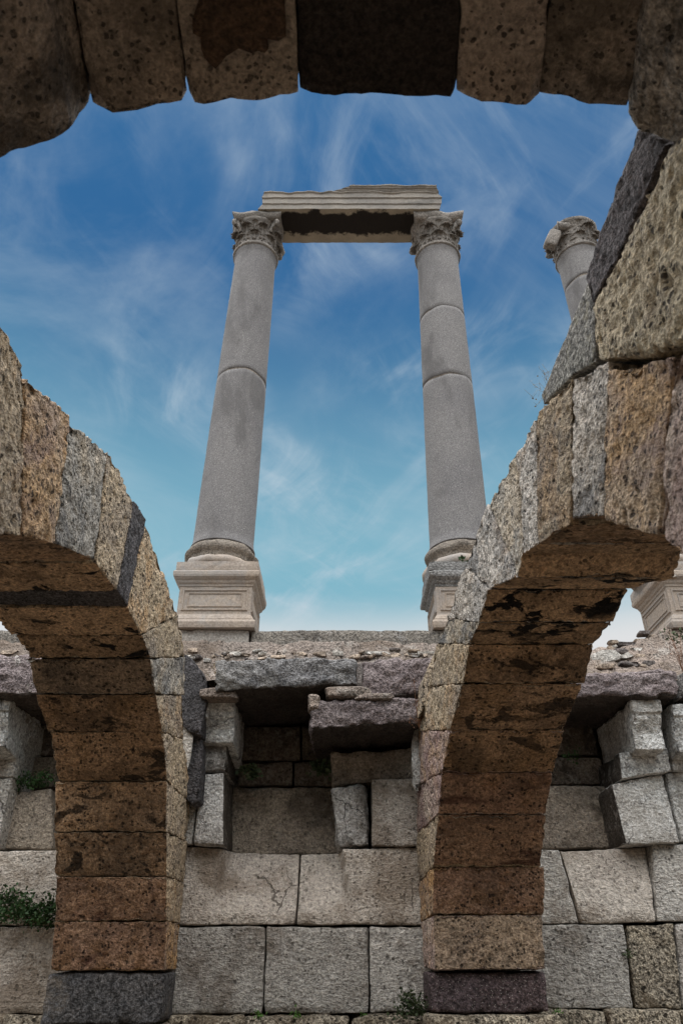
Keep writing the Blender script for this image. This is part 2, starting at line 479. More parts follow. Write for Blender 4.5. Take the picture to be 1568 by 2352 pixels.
M['tuff_red'] = stone('tuff with red streaks', (0.546, 0.426, 0.29), (0.492, 0.374, 0.26), (0.203, 0.166, 0.14), .95, 27, .48, streak=(.27, .10, .05), stain=(.22, .18, .155), stain_amt=.4, accent=(.52, .32, .16), accent_amt=.6, vary=.09, **TB)
SB = dict(bump=.9, dist=.03, pitcov=.14)
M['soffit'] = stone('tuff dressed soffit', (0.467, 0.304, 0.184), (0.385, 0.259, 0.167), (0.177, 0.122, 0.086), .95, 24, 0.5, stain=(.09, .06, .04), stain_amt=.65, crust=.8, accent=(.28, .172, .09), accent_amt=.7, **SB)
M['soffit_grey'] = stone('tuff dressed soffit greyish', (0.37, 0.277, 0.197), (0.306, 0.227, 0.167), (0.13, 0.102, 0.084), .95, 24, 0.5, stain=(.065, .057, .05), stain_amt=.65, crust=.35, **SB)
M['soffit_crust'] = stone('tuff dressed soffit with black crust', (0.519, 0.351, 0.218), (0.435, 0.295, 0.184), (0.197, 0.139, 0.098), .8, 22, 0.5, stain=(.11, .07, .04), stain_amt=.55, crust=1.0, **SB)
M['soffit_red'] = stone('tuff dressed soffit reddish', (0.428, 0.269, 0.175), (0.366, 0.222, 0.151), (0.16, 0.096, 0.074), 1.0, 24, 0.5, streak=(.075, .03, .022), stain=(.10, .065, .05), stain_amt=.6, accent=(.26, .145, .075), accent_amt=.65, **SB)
M['basalt'] = stone('basalt', (.085, .08, .083), (.115, .105, .108), (.05, .048, .05), .9, 46, .7, bump=1.0)
M['basalt_worn'] = stone('basalt worn', (.075, .075, .08), (.10, .095, .095), (.045, .045, .05), .4, 40, .8, stain=(.25, .21, .17), stain_amt=.9, bump=1.0)
M['basalt_red'] = stone('dark red andesite', (.085, .062, .064), (.072, .055, .06), (.05, .04, .042), .3, 50, .7, speck=.7)
M['purple'] = stone('purple andesite', (0.252, 0.206, 0.206), (0.3, 0.252, 0.246), (0.144, 0.12, 0.122), .3, 30, .6, stain=(.14, .115, .115), stain_amt=.5, bump=1.0, dist=.05)
M['purple_lichen'] = stone('purple andesite with lichen', (0.24, 0.198, 0.198), (0.288, 0.24, 0.234), (0.144, 0.12, 0.122), .3, 30, .6, lich=(.58, .55, .51), lich_amt=.95, bump=1.0, dist=.05)
M['grey_andesite'] = stone('grey andesite', (0.234, 0.228, 0.234), (0.312, 0.3, 0.294), (0.12, 0.12, 0.126), .4, 34, .65, stain=(.33, .31, .28), stain_amt=.6, bump=1.0, dist=.05)
M['slab_dark'] = stone('dark andesite slab', (.15, .13, .132), (.125, .11, .113), (.075, .066, .07), 1.0, 50, .7, bump=1.0)
M['wedge'] = stone('grey wedge stone', (.25, .24, .215), (.21, .20, .185), (.115, .11, .105), .8, 60, .8, lich=(.34, .31, .22), lich_amt=.4, bump=.9, dist=.02)
M['marble'] = stone('wall marble', (0.532, 0.507, 0.471), (0.465, 0.439, 0.403), (0.266, 0.236, 0.205), .7, 22, 0.34, stain=(.17, .13, .095), stain_amt=.65, tool=1.0, mott=.6, crack=.5)
M['marble_warm'] = stone('wall marble warm', (0.549, 0.497, 0.44), (0.477, 0.424, 0.375), (0.28, 0.237, 0.193), .65, 22, 0.3, stain=(.20, .15, .105), stain_amt=.65, tool=.6, mott=.6, crack=.5)
M['marble_rough'] = stone('wall marble eroded', (0.405, 0.35, 0.267), (0.368, 0.322, 0.258), (0.11, 0.087, 0.064), 1.0, 16, .9, stain=(.15, .11, .07), stain_amt=.8, bump=1.0, dist=.05, mott=1.0)
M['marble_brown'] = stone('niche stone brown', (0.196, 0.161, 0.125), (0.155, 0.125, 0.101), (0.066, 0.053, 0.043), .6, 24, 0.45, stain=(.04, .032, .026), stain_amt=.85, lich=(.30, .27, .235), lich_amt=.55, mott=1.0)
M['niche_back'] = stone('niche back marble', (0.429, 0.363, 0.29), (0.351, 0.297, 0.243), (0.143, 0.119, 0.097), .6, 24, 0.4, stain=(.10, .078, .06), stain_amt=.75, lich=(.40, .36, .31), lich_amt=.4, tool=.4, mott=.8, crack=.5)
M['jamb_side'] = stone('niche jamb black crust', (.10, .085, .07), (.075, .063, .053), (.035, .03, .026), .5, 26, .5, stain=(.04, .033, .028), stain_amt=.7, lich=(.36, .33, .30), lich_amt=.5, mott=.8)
M['slab_under_shade'] = stone('slab underside with shade in colour', (.085, .07, .062), (.07, .058, .052), (.035, .03, .028), .3, 26, .4, stain=(.04, .032, .028), stain_amt=.7)  # shade beneath the projecting slabs, put into the colour of their undersides
M['jamb'] = stone('niche jamb marble', (0.562, 0.546, 0.526), (0.478, 0.456, 0.433), (0.184, 0.166, 0.146), .6, 26, 0.4, stain=(.12, .10, .08), stain_amt=.75, lich=(.07, .065, .06), lich_amt=.7, tool=.4, mott=.9, crack=.5)
M['marble_white'] = stone('pale marble', (0.731, 0.727, 0.712), (0.647, 0.642, 0.624), (0.331, 0.313, 0.297), .5, 28, 0.4, stain=(.31, .27, .225), stain_amt=.55, lich=(.10, .095, .09), lich_amt=.6, tool=.4, crack=.5)
M['pedestal'] = stone('pedestal marble', (0.389, 0.32, 0.261), (0.342, 0.29, 0.249), (0.258, 0.22, 0.196), .12, 30, .22, stain=(.32, .305, .295), stain_amt=.7, bump=.4, dist=.01, vary=.05, mott=.4)
M['pedestal_grey'] = stone('pedestal grey weathered marble', (.23, .225, .22), (.19, .185, .18), (.10, .10, .10), .4, 30, .5, bump=.6, vary=.05)
M['capital'] = stone('capital marble', (0.285, 0.258, 0.235), (0.23, 0.21, 0.191), (0.12, 0.11, 0.101), .2, 40, .45, stain=(.14, .13, .12), stain_amt=.65, bump=.6, dist=.015, vary=.08)
M['concrete'] = stone('rough stylobate stone', (.26, .235, .205), (.21, .19, .168), (.10, .09, .082), .8, 40, 0.5, lich=(.50, .48, .46), lich_amt=.5, bump=1.0)
M['plaster'] = stone('stylobate with worn plaster', (.36, .33, .30), (.31, .28, .25), (.20, .18, .16), .3, 30, 0.3, lich=(.52, .51, .49), lich_amt=.9, bump=.6)
M['mortar'] = stone('old mortar and rubble', (.33, .265, .225), (.28, .235, .205), (.13, .105, .088), .7, 22, 0.5, stain=(.18, .135, .10), stain_amt=.6, accent=(.44, .40, .36), accent_amt=.8, bump=1.0, dist=.05)
M['core'] = stone('joint filling', (.10, .085, .07), (.08, .07, .06), (.04, .035, .03), .5, 26, .5, bump=.8)
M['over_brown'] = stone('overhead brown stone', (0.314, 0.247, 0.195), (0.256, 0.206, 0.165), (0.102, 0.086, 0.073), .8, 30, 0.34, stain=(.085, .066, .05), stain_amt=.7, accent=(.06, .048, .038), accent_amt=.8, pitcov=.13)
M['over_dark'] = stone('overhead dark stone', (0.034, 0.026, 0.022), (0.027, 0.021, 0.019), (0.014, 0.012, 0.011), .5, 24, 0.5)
M['over_pale'] = stone('overhead pale brown stone', (0.363, 0.284, 0.231), (0.305, 0.247, 0.206), (0.14, 0.112, 0.096), .9, 30, 0.3, accent=(.06, .048, .038), accent_amt=.8, pitcov=.13)
M['over_patch'] = stone('overhead stone with peeled brown skin', (0.38, 0.305, 0.247), (0.322, 0.259, 0.206), (0.14, 0.112, 0.092), .7, 30, 0.32, accent=(.06, .048, .038), accent_amt=.8, pitcov=.13)
M['over_mottled'] = stone('overhead mottled stone', (0.363, 0.305, 0.247), (0.446, 0.388, 0.33), (0.074, 0.066, 0.058), .8, 30, 0.5, stain=(.045, .038, .03), stain_amt=.9, bump=1.0, dist=.05, mott=1.0)
M['chip_white'] = stone('white marble chip', (.50, .475, .44), (.44, .41, .37), (.30, .27, .24), .2, 30, .45, bump=.8)
M['chip_tan'] = stone('tan rubble chip', (.40, .32, .25), (.34, .275, .22), (.20, .16, .135), .3, 30, .55, bump=.8)
M['chip_dark'] = stone('dark rubble chip', (.17, .15, .14), (.14, .12, .115), (.09, .08, .075), .4, 30, .5, bump=.8)
M['ring'] = stone('brown column base ring', (.22, .185, .15), (.18, .155, .13), (.09, .078, .066), .6, 36, 0.5, stain=(.32, .28, .24), stain_amt=.4, bump=.8)
M['ground'] = stone('earth floor', (.15, .125, .098), (.12, .10, .08), (.075, .064, .052), .2, 20, .5, bump=.8, vary=0)

def granite():
    t = NT('grey granite')
    col = t.mix(t.rng(t.noise(1.4, 5, 0.6), 0.35, 0.65), (.25, .24, .237), (.20, .192, .195))
    sp = t.voro(55); sp2 = t.noise(95, 4, 0.8)
    col = t.mix(t.math('MULTIPLY', t.rng(sp2, 0.48, 0.58), .75), col, (.085, .082, .085))
    col = t.mix(t.math('MULTIPLY', t.rng(sp, 0.30, 0.16), .6), col, (.46, .445, .435))
    col = t.mix(t.math('MULTIPLY', t.rng(t.noise(2.0, 6, 0.65, 0.6, (1, 1, 0.4)), 0.50, 0.66), .7), col, (.11, .105, .105))
    h = t.math('ADD', t.math('MULTIPLY', t.noise(90, 3), .5), t.math('MULTIPLY', t.noise(6, 4), .5))
    return t.done(col, h, .35, .006, .8)
M['granite'] = granite()
def architrave_mat():
    t = NT('architrave marble')
    col = t.mix(t.rng(t.noise(2.5, 6, 0.6), 0.36, 0.64), (.34, .31, .275), (.27, .25, .23))
    col = t.val(col, t.rng(t.noise(50, 4), 0.3, 0.7, .82, 1.15, False))
    col = t.mix(t.math('MULTIPLY', t.rng(t.noise(5, 6, 0.65, 0.3, (0.3, 1, 1)), 0.55, 0.68), .6), col, (.13, .125, .12))
    return t.done(col, t.noise(30, 6, 0.65), .5, .01)
M['architrave'] = architrave_mat()
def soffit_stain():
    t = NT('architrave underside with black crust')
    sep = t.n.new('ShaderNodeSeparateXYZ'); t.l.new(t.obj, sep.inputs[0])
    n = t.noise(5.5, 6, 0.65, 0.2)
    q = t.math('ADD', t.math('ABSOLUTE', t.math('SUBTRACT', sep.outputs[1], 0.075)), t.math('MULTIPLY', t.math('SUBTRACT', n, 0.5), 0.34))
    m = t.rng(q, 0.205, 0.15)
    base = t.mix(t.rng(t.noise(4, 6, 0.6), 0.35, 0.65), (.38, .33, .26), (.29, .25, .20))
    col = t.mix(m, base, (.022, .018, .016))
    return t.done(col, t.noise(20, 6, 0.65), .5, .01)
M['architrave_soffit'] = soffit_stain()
def flat(name, c, c2, rough=.6, scale=20, spec=None):
    t = NT(name)
    return t.done(t.mix(t.rng(t.noise(scale, 3), .35, .65), c, c2), None, rough=rough)
M['leaf'] = flat('dark green leaf', (.022, .05, .016), (.035, .075, .022), scale=9)
M['leaf_bright'] = flat('bright green leaf', (.07, .15, .03), (.10, .20, .045), scale=9)
M['leaf_dull'] = flat('dull green leaf', (.04, .06, .028), (.07, .09, .04), scale=9)
M['twig'] = flat('dry red twig', (.16, .07, .035), (.22, .11, .06))
M['straw'] = flat('dry straw', (.32, .24, .13), (.25, .18, .10))

# ------------------------------------------------------------------ ground
gme = bpy.data.meshes.new('ground')
gme.from_pydata([(-900, -900, 0), (900, -900, 0), (900, 900, 0), (-900, 900, 0)], [], [[0, 1, 2, 3]])
g = link('ground', gme, M['ground']); g['kind'] = 'structure'
# raised terrace behind the basement wall, level with the colonnade
tme = bpy.data.meshes.new('terrace')
zt = HC + 2.55
tme.from_pydata([(-60, 7.55, 0), (60, 7.55, 0), (60, 7.55, zt), (-60, 7.55, zt), (-60, 60, zt), (60, 60, zt), (60, 60, 0), (-60, 60, 0)], [],
                [[0, 1, 2, 3], [3, 2, 5, 4], [4, 5, 6, 7], [1, 6, 5, 2], [0, 3, 4, 7]])
te = link('terrace', tme, M['ground']); te['kind'] = 'structure'

# unseen walls added behind the camera and at both ends, blocking low sky light
def plain_wall(name, lo, hi):
    (x0, y0, z0), (x1, y1, z1) = lo, hi
    v = [(x, y, z) for x in (x0, x1) for y in (y0, y1) for z in (z0, z1)]
    me = bpy.data.meshes.new(name)
    me.from_pydata(v, [], [[0, 1, 3, 2], [4, 6, 7, 5], [0, 4, 5, 1], [2, 3, 7, 6], [0, 2, 6, 4], [1, 5, 7, 3]])
    o = link(name, me, M['tuff_tan']); o['kind'] = 'structure'
plain_wall('added_rear_wall', (-6.5, -2.4, -.1), (7.5, -1.8, HC + 2.5))
plain_wall('added_end_wall', (-6.9, -2.4, -.1), (-6.3, 7.5, HC + 2.4))
plain_wall('added_end_wall', (7.3, -2.4, -.1), (7.9, 7.5, HC + 2.4))
# ------------------------------------------------------------------ back wall
WY = 6.42
wall = thing('ashlar_wall', 'pale grey ashlar basement wall with dark niches under projecting slabs, below the columns', 'wall', (0, 7.0, 0))
def core(name, lo, hi, parent, mat='core'):
    return box(name, lo, hi, M[mat], parent, res=.3, r=.01, amp=.004, chip=0)
core('wall_core', (-6.2, 7.16, 0), (7.2, 7.54, HC + 2.36), wall)
core('wall_core', (-6.2, 6.80, 0), (7.2, 7.155, HC + .60), wall)
def carve(xl0, xl1, xr0, xr1, y0, y1, depth):
    """a sill that slopes back: x limits at the lower line y0 and the upper line y1"""
    def f(v):
        px, py = photo_xy(v)
        t = np.clip((y0 - py) / (y0 - y1), 0, 1.15)
        xl = xl0 + (xl1 - xl0) * t; xr = xr0 + (xr1 - xr0) * t
        m = np.clip((px - xl) / 14 + .5, 0, 1) * np.clip((xr - px) / 5 + .5, 0, 1)
        v = v.copy(); v[:, 1] += depth * t * m * np.clip(1 - (v[:, 1] - WY) / .7, 0, 1)
        return v
    return f
kw = dict(res=.035, amp=.009, chip=.02, r=.012)
def B(q, mat='marble', Y=WY, t=.7, side=None, **k):
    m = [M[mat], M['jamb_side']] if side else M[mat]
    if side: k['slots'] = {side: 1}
    return block('ashlar_block', q, Y + random.uniform(-.008, .008), t, m, wall, **{**kw, **k})
mid = carve(482, 517, 806, 783, 2095, 1950, .30)
rgt = carve(1335, 1290, 1506, 1494, 2090, 1944, .12)
# first course above the ledge
B([(360, 2129), (609, 2128), (603, 2329), (350, 2331)])
B([(612, 2128), (846, 2130), (847, 2328), (605, 2330)], 'marble')
B([(849, 2129), (1010, 2128), (1015, 2322), (850, 2327)])
B([(1180, 2125), (1431, 2124), (1454, 2317), (1185, 2318)])
B([(1435, 2123), (1546, 2121), (1566, 2318), (1461, 2317)], 'marble_rough', amp=.016)
B([(1549, 2121), (1690, 2118), (1705, 2318), (1569, 2318)])
B([(-150, 2129), (170, 2129), (165, 2330), (-160, 2331)], 'marble_warm')
# second course with the sloping sills
B([(370, 1944), (684, 1952), (679, 2124), (365, 2125)], 'marble_warm', warp=mid, res=.024)
B([(687, 1953), (1000, 1943), (1005, 2124), (682, 2124)], 'marble_warm', warp=mid, res=.024)
B([(1180, 1951), (1284, 1952), (1330, 2122), (1180, 2122)], 'marble')
B([(1288, 1953), (1493, 1941), (1505, 2119), (1334, 2121)], 'marble_warm', warp=rgt, res=.024)
B([(1497, 1939), (1690, 1936), (1695, 2116), (1508, 2117)], 'marble')
B([(-150, 1955), (165, 1953), (165, 2126), (-150, 2126)], 'marble_warm')
# jamb stones of the middle niche
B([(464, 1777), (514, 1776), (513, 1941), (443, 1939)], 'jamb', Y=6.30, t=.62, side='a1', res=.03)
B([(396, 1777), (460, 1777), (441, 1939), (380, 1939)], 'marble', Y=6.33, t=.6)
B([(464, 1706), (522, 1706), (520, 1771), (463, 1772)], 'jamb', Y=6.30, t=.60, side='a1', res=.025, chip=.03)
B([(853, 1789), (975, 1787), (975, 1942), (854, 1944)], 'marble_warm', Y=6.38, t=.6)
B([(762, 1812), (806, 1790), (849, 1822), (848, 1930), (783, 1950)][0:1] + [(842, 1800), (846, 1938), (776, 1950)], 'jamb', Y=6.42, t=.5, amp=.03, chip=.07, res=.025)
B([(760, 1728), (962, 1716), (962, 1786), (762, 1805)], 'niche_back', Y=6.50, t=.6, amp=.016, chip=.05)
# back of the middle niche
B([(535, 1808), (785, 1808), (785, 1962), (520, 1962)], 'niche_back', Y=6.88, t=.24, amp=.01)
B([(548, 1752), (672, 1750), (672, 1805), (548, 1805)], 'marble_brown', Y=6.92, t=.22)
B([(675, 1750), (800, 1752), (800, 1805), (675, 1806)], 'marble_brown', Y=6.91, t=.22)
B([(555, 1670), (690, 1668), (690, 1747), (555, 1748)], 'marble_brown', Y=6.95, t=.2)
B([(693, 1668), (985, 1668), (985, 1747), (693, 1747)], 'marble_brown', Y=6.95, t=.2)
# right bay: niche back, leaning jamb stones
B([(1180, 1806), (1420, 1803), (1445, 1948), (1180, 1950)], 'niche_back', Y=6.75, t=.36)
B([(1185, 1735), (1378, 1740), (1395, 1801), (1185, 1803)], 'marble_brown', Y=6.85, t=.28)
B([(1185, 1650), (1360, 1650), (1374, 1736), (1185, 1732)], 'marble_brown', Y=6.9, t=.25)
B([(1404, 1801), (1522, 1777), (1559, 1935), (1436, 1941)], 'marble_white', Y=6.34, t=.66, side='a0')
B([(1527, 1776), (1670, 1764), (1692, 1930), (1563, 1934)], 'marble_white', Y=6.40, t=.6)
B([(1419, 1728), (1533, 1713), (1541, 1771), (1427, 1789)], 'marble_white', Y=6.28, t=.7, side='a0', chip=.03)
B([(1537, 1712), (1680, 1700), (1690, 1758), (1545, 1770)], 'marble_white', Y=6.32, t=.66)
# left bay
B([(-160, 1833), (118, 1812), (122, 1950), (-160, 1951)], 'niche_back', Y=6.58, t=.5)
B([(-160, 1745), (30, 1742), (32, 1812), (-160, 1828)], 'marble_brown', Y=6.75, t=.35)
B([(34, 1740), (190, 1738), (190, 1808), (36, 1808)], 'marble_brown', Y=6.8, t=.35)
B([(-160, 1640), (190, 1640), (190, 1736), (-160, 1740)], 'marble_brown', Y=6.9, t=.25)
# ledge at the foot of the wall
for i, (x0, x1) in enumerate(((-180, -20), (-17, 175), (330, 560), (563, 800), (803, 1030), (1190, 1390), (1393, 1560), (1563, 1720))):
    ty = 2320 if x0 > 1100 else 2334
    a, b = P(x0, ty, 6.33), P(x1, ty, 6.33)
    box('ledge_block', (a[0], 6.33, HC - 1.0), (b[0], 6.9, (a[2] + b[2]) / 2), M['marble_rough'], wall, res=.045, amp=.02, chip=.05, r=.02)
# courses outside the picture and down to the floor
for side in (-1, 1):
    for r_, (z0, z1) in enumerate(((-.38, .155), (.16, .715), (.72, 1.26), (1.265, 1.8))):
        x = 2.95 if side > 0 else 2.75
        while x < 5.9:
            w = random.uniform(.7, 1.1)
            lo, hi = sorted((side * x, side * (x + w - .01)))
            box('ashlar_block', (lo, WY, HC + z0), (hi, 7.1, HC + z1), M['marble'], wall, res=.12, amp=.01, chip=.02)
            x += w
for k in range(13):
    box('foundation_block', (-5.9 + k * .95, 6.25, 0), (-5.9 + k * .95 + .935, 6.95, HC - 1.01), M['marble_rough'], wall, res=.15, amp=.015, chip=.02)

# consoles: moulded bracket stones carrying the slabs
def console(x0, x1, yf, ztop, zbot, mat, twist=0.0, depth=.75):
    h = ztop - zbot
    prof = [(0, 1), (0, .74), (.02, .72), (.024, .62), (.05, .50), (.085, .34), (.09, .10), (.095, 0), (.5, -.10), (1, -.22), (1, 1)]
    pts = [np.array((x0, yf + a * (depth if a in (.5, 1) else 1.0), zbot + b * h)) for a, b in prof]
    ext = np.array((x1 - x0, 0, 0))
    return polystone('console', pts, ext, M[mat], wall, res=.03, r=.008, amp=.011, chip=.03,
                     taper=(lambda p: p + np.array((0, twist, 0))))
a, b = P(470, 1605, 6.12), P(533, 1700, 6.12)
console(a[0], b[0], 6.12, HC + 1.835, HC + 1.50, 'marble_white')
a, b = P(1456, 1604, 6.0), P(1538, 1702, 6.0)
console(a[0] - .03, b[0], 6.02, HC + 1.80, HC + 1.42, 'marble_white', depth=.95)
a = P(1545, 1608, 6.0)
console(a[0], a[0] + .5, 6.05, HC + 1.78, HC + 1.40, 'marble_white')
console(-3.3, -2.75, 6.05, HC + 1.82, HC + 1.45, 'marble_white')

# projecting slabs over the niches
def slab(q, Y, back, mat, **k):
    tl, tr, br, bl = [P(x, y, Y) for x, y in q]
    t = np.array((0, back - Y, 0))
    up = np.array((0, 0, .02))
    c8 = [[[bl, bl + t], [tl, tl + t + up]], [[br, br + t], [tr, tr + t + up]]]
    return hexstone('lintel_slab', c8, [M[mat], M['slab_under_shade']], wall, **{**dict(slots={'b0': 1}, res=.02, amp=.014, chip=.05, r=.03, rug=.042), **k})
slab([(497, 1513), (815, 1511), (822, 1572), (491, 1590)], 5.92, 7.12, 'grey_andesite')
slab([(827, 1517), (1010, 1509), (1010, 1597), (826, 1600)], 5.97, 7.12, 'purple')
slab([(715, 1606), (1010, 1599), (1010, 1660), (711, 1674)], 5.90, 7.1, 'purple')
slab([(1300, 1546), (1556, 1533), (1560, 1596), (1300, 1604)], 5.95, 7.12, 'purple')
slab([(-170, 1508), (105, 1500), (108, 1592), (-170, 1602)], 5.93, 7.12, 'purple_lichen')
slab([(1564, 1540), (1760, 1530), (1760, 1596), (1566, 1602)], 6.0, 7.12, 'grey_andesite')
# pieces of packing mortar between the slabs
pebble('packing_stone', P(800, 1597, 6.0), (.19, .12, .05), M['mortar'], wall, 3, 3)
pebble('packing_stone', P(860, 1606, 5.97), (.16, .1, .03), M['mortar'], wall, 5, 3)
pebble('packing_stone', P(722, 1618, 5.98), (.05, .1, .07), M['mortar'], wall, 8, 3)
pebble('packing_stone', P(824, 1560, 6.05), (.03, .1, .12), M['chip_dark'], wall, 9, 3)
pebble('packing_stone', P(505, 1598, 6.06), (.16, .1, .045), M['mortar'], wall, 19, 3)
pebble('packing_stone', P(470, 1640, 6.2), (.045, .1, .06), M['marble_white'], wall, 12, 3)

def shard(c, sx, sz, mt, depth=.10, rot=0.0):
    k = random.choice((5, 5, 6, 7)); pts = []
    for i in range(k):
        t = 2 * math.pi * (i + random.uniform(-.28, .28)) / k
        x = sx * math.copysign(abs(math.cos(t)) ** .6, math.cos(t)) * random.uniform(.8, 1.1)
        z = sz * math.copysign(abs(math.sin(t)) ** .5, math.sin(t)) * random.uniform(.8, 1.15)
        pts.append(np.array((c[0] + x * math.cos(rot) - z * math.sin(rot), c[1] + random.uniform(-.008, .008), c[2] + x * math.sin(rot) + z * math.cos(rot))))
    return polystone('rubble_stone', pts, (random.uniform(-.02, .02), depth, .01), M[mt], wall, res=.045, r=.004, amp=.006, chip=.008)
# rubble layer between the slabs and the stylobate
def rubble_mass(name, x0, x1, y0, y1, Yb, Yt, top=None):
    nx, nz = int((x1 - x0) / .03), 16
    xs, ts = np.linspace(x0, x1, nx), np.linspace(0, 1, nz)
    X, T = np.meshgrid(xs, ts, indexing='ij')
    Zt = HC + (y1 if top is None else top(xs)[:, None])
    Z = HC + y0 + (Zt - HC - y0) * T
    Yv = Yb + (Yt - Yb) * T
    v = np.stack((X, Yv, Z), -1).reshape(-1, 3)
    dv = .05 * fbm(v, 4.5, 4, .6) + .03 * fbm(v + 9, 13, 2)
    v[:, 1] -= dv + .035 * np.abs(perlin(v * np.array((9, 9, 16.0)))); v[:, 2] += .4 * dv * (T.reshape(-1) > .5)
    ids = np.arange(nx * nz).reshape(nx, nz)
    f = np.stack((ids[:-1, :-1], ids[1:, :-1], ids[1:, 1:], ids[:-1, 1:]), -1).reshape(-1, 4).tolist()
    # close it: top back to the core
    n0 = len(v)
    vb = v.reshape(nx, nz, 3)[:, -1].copy(); vb[:, 1] = 7.5
    v = np.concatenate((v, vb))
    f += [[int(ids[i, -1]), int(ids[i + 1, -1]), n0 + i + 1, n0 + i] for i in range(nx - 1)]
    return mk(name, v, f, M['mortar'], wall)
rubble_mass('rubble_core', -4.2, 2.02, 2.0, 2.45, 6.12, 6.40)
rubble_mass('rubble_core', 2.0, 5.2, 2.0, 2.5, 6.12, 6.52,
            top=lambda x: np.interp(x, (2.0, 2.3, 2.55, 2.72, 2.86, 3.0, 5.2), (2.43, 2.42, 2.44, 2.47, 2.55, 2.62, 2.62)) + .03 * np.sin(x * 23) * np.sin(x * 7))
spots = [(430, 1509, .10, .022, 'chip_white'), (452, 1507, .05, .02, 'chip_dark'), (535, 1500, .10, .022, 'chip_white'), (500, 1505, .06, .018, 'chip_tan'),
         (565, 1503, .05, .02, 'chip_tan'), (603, 1501, .04, .016, 'chip_white'), (640, 1507, .08, .018, 'chip_tan'), (690, 1502, .07, .02, 'chip_tan'),
         (735, 1502, .07, .024, 'chip_tan'), (775, 1500, .055, .024, 'chip_white'), (815, 1507, .05, .018, 'chip_tan'), (866, 1499, .13, .026, 'chip_white'),
         (905, 1491, .06, .016, 'chip_dark'), (950, 1492, .06, .016, 'chip_tan'), (905, 1505, .06, .02, 'chip_tan'), (950, 1504, .07, .02, 'chip_white'),
         (980, 1500, .10, .022, 'chip_white'), (443, 1493, .05, .02, 'chip_tan'), (475, 1516, .04, .02, 'chip_white'), (20, 1497, .08, .02, 'chip_tan'),
         (1392, 1506, .14, .055, 'chip_white'), (1405, 1487, .05, .03, 'chip_tan'), (1465, 1491, .075, .017, 'chip_white'), (1497, 1489, .085, .020, 'chip_white'),
         (1437, 1507, .085, .022, 'chip_white'), (1475, 1506, .075, .02, 'chip_tan'), (1528, 1510, .12, .016, 'chip_white'), (1533, 1526, .08, .025, 'chip_tan'),
         (1445, 1523, .12, .026, 'chip_dark'), (1492, 1523, .06, .028, 'chip_dark'), (1425, 1494, .07, .026, 'chip_dark'), (1395, 1529, .09, .022, 'chip_tan'),
         (1468, 1470, .06, .02, 'chip_tan'), (1440, 1478, .09, .022, 'chip_dark'), (1480, 1452, .06, .024, 'chip_dark'), (1508, 1462, .07, .025, 'chip_tan'),
         (1540, 1458, .08, .03, 'concrete'), (1556, 1480, .09, .04, 'concrete'), (1410, 1473, .06, .02, 'chip_tan')]
def bed(px, py):
    """distance at which the sight line meets the sloping rubble bank"""
    k = (.28 if px < 1200 else .40) / .45
    return (6.12 - k * 2.0) / (1 - k * ab(px, py)[1])
for i, (x, y, sx, sz, mt) in enumerate(spots):
    Y = min(6.6, max(6.05, bed(x, y)))
    shard(P(x, y, Y - .055), sx, sz, mt, .12, random.uniform(-.10, .10))
for i in range(34):
    x, y = random.choice([(random.uniform(420, 980), random.uniform(1490, 1513)), (random.uniform(1390, 1560), random.uniform(1480, 1530))])
    Y = min(6.6, max(6.05, bed(x, y)))
    shard(P(x, y, Y - .05), random.uniform(.018, .055), random.uniform(.010, .022), random.choice(['chip_tan', 'chip_dark', 'mortar', 'mortar', 'chip_white']), .12, random.uniform(-.4, .4))
# stylobate
def styl(x0, x1, mat, ztop=2.615, zb=2.42, Y=6.5):
    return box('stylobate_block', (x0, Y, HC + zb), (x1, 7.56, HC + ztop), M[mat], wall, res=.035, amp=.010, chip=.03, r=.012)
sx = [P(x, 1465, 6.5)[0] for x in (390, 571, 573, 1080)]
styl(-4.4, -2.96, 'concrete'); styl(-2.95, sx[0] - .005, 'plaster', 2.625)
styl(sx[0], sx[1], 'plaster'); styl(sx[2], 2.0, 'concrete', 2.61)
box('stylobate_block', (2.98, 6.62, HC + 2.45), (5.2, 7.56, HC + 2.60), M['concrete'], wall, res=.05, amp=.03, chip=.06, r=.02)

